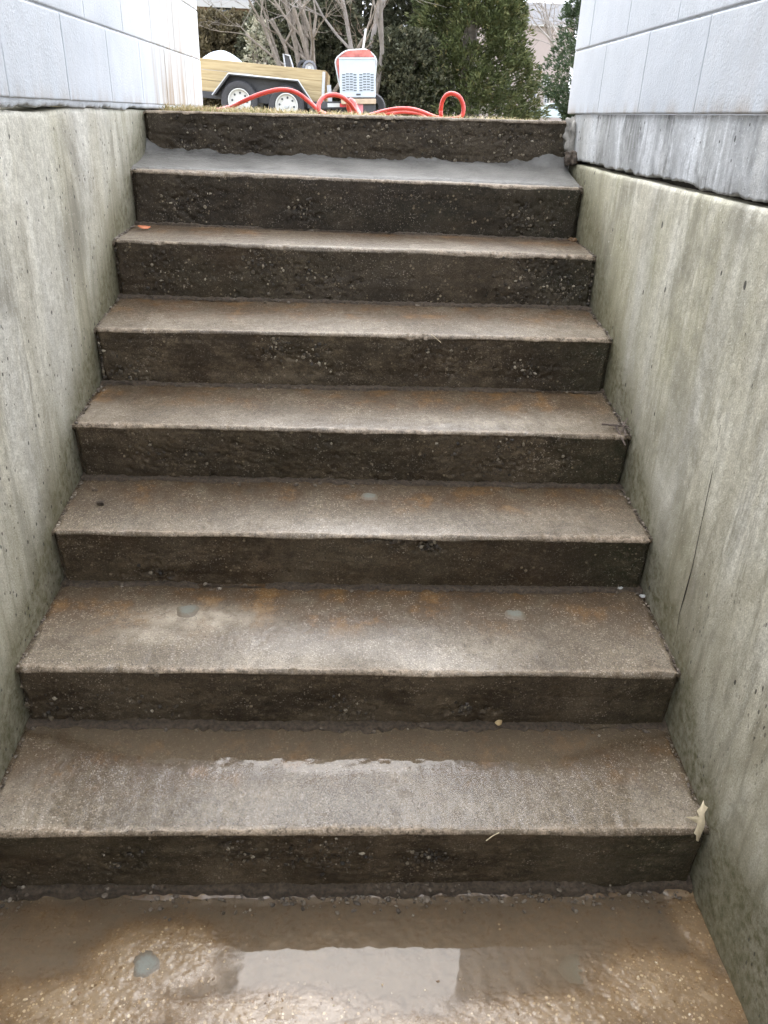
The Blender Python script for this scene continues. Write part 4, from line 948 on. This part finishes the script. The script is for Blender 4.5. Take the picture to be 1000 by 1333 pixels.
b = MB(); b.box((0.01, 0.22, -0.065), (W_*0.98, 0.56, 0.075), None, 0.006); b.build('timber_bearer', simple('weathered_timber', (0.36, 0.28, 0.20), 0.8, 0.2, 10), mx_)
b = MB(); b.box((0.12, 0.25, -0.17), (0.34, 0.5, 0.13)).box((-0.45, 0.3, -0.11), (0.75, 0.12, 0.10)); b.build('chassis', MAT['steel'], mx_)
b = MB(); b.box((-0.40, 0.236, -0.115), (0.20, 0.008, 0.055)); b.build('white_reflector', MAT['whitep'], mx_)
b = MB(); b.box((-0.22, 0.236, -0.115), (0.15, 0.008, 0.055)); b.build('red_reflector', MAT['redtape'], mx_)
b = MB(); b.box((0.02, -0.006, -0.165), (0.12, 0.012, 0.12)); b.build('tail_lamp', simple('pink_lens', (0.50, 0.16, 0.19), 0.3), mx_)
for (x, y) in ((-0.1, 0.75), (0.25, 0.75)):
    b = MB(); b.lathe([(0.10, -0.06), (0.2, -0.07), (0.225, 0), (0.2, 0.07), (0.10, 0.06)], 22, 'y', (x, y, -0.15)); b.build('wheel', MAT['rubber'], mx_, True)

# ------------------------------------------------------------------ vegetation
def spray_mesh(name, centers, normals, size, mat, parent, per=9, droop=0.2, seed=0, slim=0.28):
    """clumps of small pointed leaf faces"""
    r = np.random.default_rng(seed); n = len(centers); C_ = np.repeat(centers, per, 0); N_ = np.repeat(normals, per, 0); m = n*per
    D = N_ + r.normal(0, 0.55, (m, 3)); D[:, 2] -= droop; D /= np.linalg.norm(D, axis=1)[:, None]
    U = np.cross(D, r.normal(0, 1, (m, 3))); U /= np.linalg.norm(U, axis=1)[:, None] + 1e-9
    s = size*(0.5 + r.random(m))[:, None]; base = C_ + r.normal(0, 1, (m, 3))*size*0.35
    V = np.stack([base, base + D*s*0.55 + U*s*slim, base + D*s, base + D*s*0.5 - U*s*slim], 1)
    i = np.arange(m)*4; F = np.stack([i, i + 1, i + 2, i + 3], -1)
    clump = np.repeat(r.random(n), per); rnd = np.clip(0.65*clump + 0.35*r.random(m), 0, 1)
    return mesh_np(name, V.reshape(-1, 3), F, mat, parent, False, {'rnd': np.repeat(rnd, 4)})
def conifer(name, label, base, height, r0, mat, n, size, seed, group=None, power=0.8, lowcut=0.0, per=11, zvis=4.6, skirt=0.55):
    n = int(n*1.5); size *= 0.62
    r = np.random.default_rng(seed); t = empty(name, base); tag(t, label, 'tree', group)
    b = MB(); b.tube([(0, 0, -0.2), (0.03, 0, height*0.5), (0, 0.02, height*0.97)], [r0*0.09 + .04, r0*0.05 + .02, 0.015], 8); b.build('trunk', MAT['bark'], t, True)
    u = r.random(n*3); z = lowcut + (min(height, zvis) - lowcut)*u; R_ = r0*np.clip(1 - (z/height), 0, 1)**power*(skirt + (1 - skirt)*sstep(-0.1, 0.2*height, z))
    a = r.random(n*3)*6.283
    lobes = 1 + 0.22*fbm(np.cos(a)*2.3 + seed, np.sin(a)*2.3, z*1.1, 3, seed) + 0.15*fbm(np.cos(a)*5, np.sin(a)*5, z*3.5, 3, seed + 1)
    q_ = r.random(n*3)**0.42; keep = fbm(np.cos(a)*3.5*q_, np.sin(a)*3.5*q_, z*2.4, 3, seed + 5) > -0.12
    keep &= np.arange(n*3) < n*2.2
    a, z, R_, lobes, q_ = a[keep][:n], z[keep][:n], R_[keep][:n], lobes[keep][:n], q_[keep][:n]
    rad = R_*lobes*q_; C_ = np.stack([rad*np.cos(a), rad*np.sin(a), z], -1); N_ = np.stack([np.cos(a), np.sin(a), 0.35 + 0*a], -1)
    spray_mesh('crown', C_, N_, size, mat, t, per, -0.15, seed, 0.15)
    return t
lf_dark = mat_leaf('dark_cedar_leaf', [(0.0, (0.034, 0.039, 0.024)), (0.5, (0.072, 0.077, 0.046)), (0.85, (0.12, 0.116, 0.07)), (1.0, (0.18, 0.155, 0.10))])
lf_mid = mat_leaf('olive_cedar_leaf', [(0.0, (0.036, 0.048, 0.018)), (0.5, (0.085, 0.102, 0.040)), (0.85, (0.135, 0.142, 0.06)), (1.0, (0.20, 0.15, 0.07))])
lf_green = mat_leaf('green_spruce_leaf', [(0.0, (0.025, 0.042, 0.022)), (0.5, (0.055, 0.082, 0.042)), (0.9, (0.095, 0.125, 0.065)), (1.0, (0.14, 0.16, 0.095))])
lf_brown = mat_leaf('brown_hedge_leaf', [(0.0, (0.055, 0.045, 0.025)), (0.5, (0.11, 0.092, 0.052)), (0.85, (0.16, 0.13, 0.075)), (1.0, (0.12, 0.13, 0.055))])
lf_pale = mat_leaf('pale_dry_leaf', [(0.0, (0.10, 0.12, 0.07)), (0.35, (0.25, 0.25, 0.18)), (1.0, (0.52, 0.48, 0.38))])
def gpt(px, Y): v = at_y(px, 150, Y); return (v[0], Y, float(ground_h(v[0], Y)))
G_ = 'evergreens behind the trailer'
conifer('cedar_tree', 'large olive green cedar with brownish edge, right of the mixer', gpt(604, 19), 7.0, 1.72, lf_mid, 5600, 0.15, 21, G_, 0.95, 0.05, skirt=1.0)
conifer('cedar_tree', 'dark green cedar standing between the mixer and the large olive cedar', gpt(532, 20.5), 8.0, 1.35, lf_dark, 3600, 0.15, 22, G_, 0.5)
conifer('cedar_tree', 'dark cedar directly behind the mixer', gpt(462, 21), 8.0, 1.45, lf_dark, 3600, 0.15, 23, G_, 0.5)
conifer('cedar_tree', 'dark cedar behind the bare tree trunk', gpt(396, 21.5), 7.5, 1.4, lf_dark, 3400, 0.15, 24, G_, 0.5)
conifer('spruce_tree', 'bright green spruce beside the right block wall corner', gpt(757, 17), 4.6, 1.1, lf_green, 3600, 0.11, 25, None, 0.9, 0.1, skirt=0.25)
def shrub(name, label, base, rx, h_, mat, n, size, seed, group=None, slim=0.3, per=8):
    r = np.random.default_rng(seed); t = empty(name, base); tag(t, label, 'shrub', group)
    b = MB()
    for q_ in range(7):
        a = q_*0.9 + r.random(); b.tube([(0.1*math.cos(a), 0.1*math.sin(a), -0.1), (rx*0.3*math.cos(a), rx*0.3*math.sin(a), h_*0.4), (rx*0.6*math.cos(a + .4), rx*0.6*math.sin(a + .4), h_*0.85)], [0.03, 0.02, 0.006], 5)
    b.build('stems', MAT['bark'], t, True)
    a = r.random(n)*6.283; z = r.random(n)*h_; q_ = r.random(n)**0.45; prof = np.clip(1 - ((z/h_ - 0.4)/0.64)**2, 0.02, 1)**0.5
    rad = rx*prof*q_*(1 + 0.3*fbm(np.cos(a)*2.5 + seed, np.sin(a)*2.5, z*1.5, 3, seed)); keep = fbm(np.cos(a)*3*q_, np.sin(a)*3*q_, z*2.2, 3, seed + 4) > -0.3
    C_ = np.stack([rad*np.cos(a), rad*np.sin(a), z], -1)[keep]; N_ = np.stack([np.cos(a), np.sin(a), 0.5 + 0*a], -1)[keep]
    spray_mesh('crown', C_, N_, size, mat, t, per, 0.0, seed, slim); return t
H_G = 'hedge shrubs behind the trailer'
shrub('hedge_shrub', 'brownish hedge shrub at the left wall corner behind the trailer', gpt(272, 20), 1.2, 2.0, lf_brown, 4200, 0.075, 31, H_G)
shrub('hedge_shrub', 'olive brown hedge shrub above the pale heap', gpt(318, 20.6), 1.25, 2.05, lf_brown, 4200, 0.075, 32, H_G)
shrub('hedge_shrub', 'dark green low shrub behind the trailer boards below the bare tree', gpt(368, 19.2), 1.0, 2.2, lf_dark, 4000, 0.07, 33, H_G)
shrub('hedge_shrub', 'dark green shrub between the trailer and mixer', gpt(430, 19.4), 1.0, 2.3, lf_dark, 4000, 0.07, 35, H_G)
shrub('hedge_shrub', 'dark shrub low beside the mixer on its right', gpt(520, 18.4), 1.1, 1.7, lf_dark, 4000, 0.07, 36, H_G)
shrub('pale_shrub', 'shrub speckled with pale dry leaves above the trailer boards', gpt(341, 17.6), 0.34, 1.75, lf_pale, 420, 0.06, 34, None, 0.42, 5)

def bare_tree(name, label, base, stems, mat, seed, depth=5, group=None, minr=0.006):
    r = random.Random(seed); t = empty(name, base); tag(t, label, 'tree', group); bt = MB(); bb = MB()
    def grow(p, d, L, rad, lev, mb):
        n = 4; pts = [p]; rs = [rad]; dd = d.copy()
        for i in range(n):
            dd = (dd + Vector((r.gauss(0, .13), r.gauss(0, .13), r.gauss(0.03, .10)))).normalized(); p = p + dd*L/n; pts.append(p); rs.append(rad*(1 - 0.42*(i + 1)/n))
        mb.tube(pts, rs, 6 if lev < 2 else 4, False)
        if lev >= depth or rs[-1] < 0.0015: return
        for q_ in range(r.choice((2, 3, 3))):
            k_ = r.randint(2, n); nd = (dd + Vector((r.gauss(0, .5), r.gauss(0, .5), r.gauss(0.05, .35)))).normalized()
            grow(pts[k_], nd, L*r.uniform(.55, .85), max(rs[k_]*r.uniform(.5, .75), minr*0.6), lev + 1, bb)
    for (d, L, rad) in stems: grow(Vector((d[0]*0.08, d[1]*.05, -0.1)), Vector(d).normalized(), L, rad, 0, bt)
    bt.build('trunk', mat, t, True); bb.build('branches', mat, t, True)
    return t
bare_tree('bare_tree', 'leafless grey multi stemmed tree rising behind the trailer front', gpt(402, 16.2), [((-.45, .1, 1), 1.9, .05), ((-.22, -.1, 1), 2.0, .052), ((0.02, .1, 1), 2.1, .065), ((.16, -.05, 1), 2.0, .055), ((.32, .1, 1), 1.9, .048), ((.85, -.2, .8), 1.9, .045), ((-.1, .25, 1), 2.0, .06), ((.05, -.2, 1), 2.0, .06)], MAT['bark'], 41, 5)
# twiggy limbs reaching right, drooping in front of the cedars
bare_tree('bare_tree', 'leafless tree whose fine pale branches droop above the mixer', gpt(478, 17.8), [((.10, 0, 1), 2.9, .07), ((.35, -.15, 1), 2.8, .06), ((-.15, -.1, 1), 2.8, .06)], MAT['bark_far'], 47, 5)
bare_tree('bare_tree', 'far leafless tree against the sky right of the cedar', gpt(748, 44), [((.1, 0, 1), 4.0, .20), ((-.35, 0, 1), 3.5, .14), ((.5, .1, 1), 3.5, .14)], MAT['bark_far'], 53, 5, None, 0.02)
bare_tree('bare_tree', 'second far leafless tree closer to the right block wall', gpt(775, 38), [((-.15, 0, 1), 3.8, .18), ((-.6, 0, .9), 3.5, .13)], MAT['bark_far'], 57, 5, None, 0.02)

# ------------------------------------------------------------------ far houses and car
def house(name, label, px0, px1, Y, wall_h, wall, roof_rise, windows, depth=7.0):
    a, c = at_y(px0, 150, Y), at_y(px1, 150, Y); w = c[0] - a[0]; z0 = float(ground_h((a[0] + c[0])/2, Y)); t = empty(name, ((a[0] + c[0])/2, Y, z0)); tag(t, label, 'house')
    b = MB(); b.box((0, depth/2, wall_h/2), (w, depth, wall_h)); b.build('wall', wall, t)
    e = 0.4; b = MB(); V = [(-w/2 - e, -e, wall_h), (w/2 + e, -e, wall_h), (w/2 + e, depth + e, wall_h), (-w/2 - e, depth + e, wall_h), (-w/2 - e, depth/2, wall_h + roof_rise), (w/2 + e, depth/2, wall_h + roof_rise)]
    b.add(V, [(0, 1, 5, 4), (2, 3, 4, 5), (0, 4, 3), (1, 2, 5), (0, 3, 2, 1)]); b.build('roof', MAT['roof'], t)
    b = MB(); b.box((0, -0.42, wall_h - 0.06), (w + 0.8, 0.06, 0.2)); b.build('fascia', MAT['trim'], t)
    for (px, py, ww, wh) in windows:
        v = at_y(px, py, Y); x, z = v[0] - (a[0] + c[0])/2, v[2] - z0
        f2 = MB().box((x, -0.03, z), (ww + 0.24, 0.08, wh + 0.24)).build('window_frame', MAT['trim'], t)
        MB().box((x, -0.06, z), (ww, 0.06, wh)).build('pane', MAT['glass'], f2)
        MB().box((x, -0.095, z), (0.07, 0.02, wh)).box((x, -0.098, z), (ww, 0.02, 0.06)).build('glazing_bar', MAT['trim'], f2)
    return t
house('far_house', 'pale pink two storey house far behind the parked car', 560, 735, 100, 9.5, MAT['siding'], 2.5, [(694, 126, 0.55, 0.85), (688, 106, 0.5, 0.8), (712, 106, .5, .8), (712, 128, .5, .85), (660, 110, .8, 1.2)])
house('brown_house', 'brown house with pale grey roof behind the left hedge', 180, 430, 30, 3.2, MAT['brick'], 2.6, [(341, 27, 0.55, 0.75), (290, 27, .6, .75), (225, 40, .8, 1.0)])
# car
cw = at_y(699, 151, 80); gz = cw[2] - 0.32; sc = 1.0
car = empty('parked_car', (cw[0] - 0.85, 80, gz)); tag(car, 'pale blue white car parked beyond the lawn, half hidden by the spruce', 'car')
prof = [(0.0, 0.28), (0.02, 0.55), (0.15, 0.70), (1.15, 0.92), (1.30, 0.95), (1.95, 1.40), (2.2, 1.46), (3.1, 1.46), (3.5, 1.38), (4.1, 1.0), (4.45, 0.95), (4.5, 0.4), (4.45, 0.26)]
b = MB(); b.prism(prof, 0, 1.75); b.build('body', MAT['carpaint'], car, True)
MB().prism([(1.40, 0.96), (1.98, 1.36), (2.5, 1.40), (2.5, 0.96)], -0.006, 0.01).build('side_window', MAT['glass'], car)
MB().prism([(2.58, 0.96), (2.58, 1.40), (3.12, 1.40), (3.75, 1.02), (3.7, 0.96)], -0.006, 0.01).build('side_window', MAT['glass'], car)
MB().box((0.12, -0.004, 0.64), (0.26, 0.03, 0.11)).build('headlight', MAT['glass'], car)
for x in (0.85, 3.55):
    w = empty('wheel', (x, -0.01, 0.32), (0, 0, 0), car)
    MB().lathe([(0.2, -0.03), (0.3, -0.04), (0.33, 0), (0.33, 0.2)], 24).build('tyre', MAT['rubber'], w, True)
    MB().lathe([(0.21, -0.032), (0.19, -0.02), (0.06, -0.03), (0.0005, -0.03)], 20).build('rim', MAT['galv'], w, True)
MB().lathe([(0.36, -0.008), (0.40, -0.008)], 24, 'y', (0.85, 0, 0.32)).build('wheel_arch', MAT['steel'], car)

# ------------------------------------------------------------------ litter on the steps
def leaf(name, label, outline, loc, rot, mat, curl=0.3, scale=1.0):
    n = len(outline); V = [(0, 0, 0)] + [(x, y, curl*(x*x*18 + y*y*6)) for x, y in outline]
    F = [(0, 1 + i, 1 + (i + 1) % n) for i in range(n)]
    b = MB(); b.add(V, F); o = b.build(name, mat, None, True); o.location = loc; o.rotation_euler = rot; o.scale = (scale,)*3
    so = o.modifiers.new('thickness', 'SOLIDIFY'); so.thickness = 0.0003
    tag(o, label, 'leaf'); return o
cream = simple('bleached_leaf', (0.50, 0.42, 0.28), 0.6, 0.15, 80)
oak = [(.002, .040), (.005, .030), (.012, .026), (.008, .018), (.007, .008), (.010, -.006), (.008, -.020), (.004, -.034), (.001, -.046), (-.004, -.044), (-.005, -.034), (-.010, -.030), (-.006, -.022), (-.005, -.010), (-.014, -.006), (-.030, .000), (-.014, .003), (-.004, .008), (-.009, .016), (-.003, .024)]
leaf('lobed_leaf', 'cream dry lobed leaf hanging over the lowest step edge at the right wall', oak, (HW - 0.028, nose(1, .75)[0] - 0.004 + .012, nose(1, .75)[1] + 0.028), (R(62), 0, R(-12)), cream, 0.0, 1.05)
orange = simple('orange_leaf', (0.42, 0.13, 0.05), 0.6, 0.2, 80)
lz = lambda i, x, t: nose(i, x)[1]*(1 - t) + foot(i + 1, x)[1]*t
c = tread_pt(6, 188, 299); el = [(0.020*math.cos(a)*(1 + .2*math.sin(3*a)), 0.010*math.sin(a)) for a in np.linspace(0, 6.283, 12, endpoint=False)]
leaf('orange_leaf', 'small orange brown leaf at the left of the third step from the top', el, (c[0], c[1], lz(6, c[0], .75) + .006), (R(25), R(5), .3), orange)
c = tread_pt(1, 645, 944); leaf('tan_leaf', 'small tan leaf at the foot of the second riser', [(x*.5, y*.7) for x, y in el], (c[0], foot(2, .2)[0] - .012, foot(2, .2)[1] + .012), (R(40), 0, .4), simple('tan_leaf', (.42, .30, .15), .6))
c = tread_pt(6, 764, 322); b = lump('pale_chip', (c[0] - .005, foot(7, .7)[0] - .03, foot(7, .7)[1] + .004), (.014, .010, .006), MAT['tan_stone'], None, 5); tag(b, 'pale concrete chip at the right end of the third step from the top', 'chip')
for (px, py, s_, nm) in ((805, 777, .008, 'pale white chip against the riser foot at the right of the second tread'), (834, 787, .007, 'tiny white chip by the right wall on the second tread')):
    c = tread_pt(2, px, py); b = lump('pale_chip', (min(c[0], HW - .012), c[1], lz(2, c[0], .9) + .006), (s_, s_*.7, s_*.5), MAT['rim'], None, px); tag(b, nm, 'chip')
for (px, py, nm) in ((124, 641, 'dark crumb of concrete on the left of the third tread'), (131, 656, 'smaller dark crumb nearest the left wall on the third tread')):
    c = tread_pt(3, px, py); b = lump('dark_crumb', (c[0], c[1], lz(3, c[0], .55) + .004), (.008, .006, .005), MAT['joint'], None, px); tag(b, nm, 'crumb')
# twigs
c = tread_pt(4, 818, 552); tw = empty('twig_tangle', (HW - 0.03, nose(4, .75)[0] + 0.03, nose(4, .75)[1] + 0.006)); tag(tw, 'tangle of dark twigs in the right corner of the fourth step', 'twigs')
tm = simple('dark_twig', (0.10, 0.075, 0.06), 0.8, 0.3, 90)
for (p, q_, r_) in (((-.050, .018, .010), (.022, .000, .012), .0022), ((-.012, .012, .012), (.006, -.045, -.028), .0022), ((.000, -.012, .000), (.026, .03, .026), .0018), ((-.02, .0, .004), (.02, .012, .018), .0016), ((.008, -.03, -.006), (.015, .03, .016), .0016), ((-.004, .03, .004), (.024, -.02, .008), .0014), ((-.025, .03, .003), (.012, .02, .006), .0013)):
    p, q_ = Vector(p), Vector(q_); m = (p + q_)/2 + Vector((random.gauss(0, .003), random.gauss(0, .003), random.gauss(0, .003)))
    MB().tube([p, m, q_], [r_*1.5, r_*1.3, r_*.8], 6).build('twig', tm, tw, True)
# needle on the sixth tread
for (i, px, py, L, a, nm) in ((4, 545, 449, .03, -.6, 'thin pale pine needle near the nosing of the fifth step'), (1, 642, 1080, .025, .6, 'tiny yellow straw on the lowest nosing')):
    c = tread_pt(i, px, py); c = np.array([c[0], nose(i if i == 1 else 5, 0)[0] - .004, nose(i if i == 1 else 5, 0)[1] - .004])
    b = MB(); b.tube([(c[0] - L/2, c[1] - .004, c[2] + .012*np.sign(-a)), (c[0], c[1] - .002, c[2]), (c[0] + L/2, c[1] - .004, c[2] - .012*np.sign(-a))], .0011, 5); tag(b.build('dry_needle', cream, None), nm, 'needle')
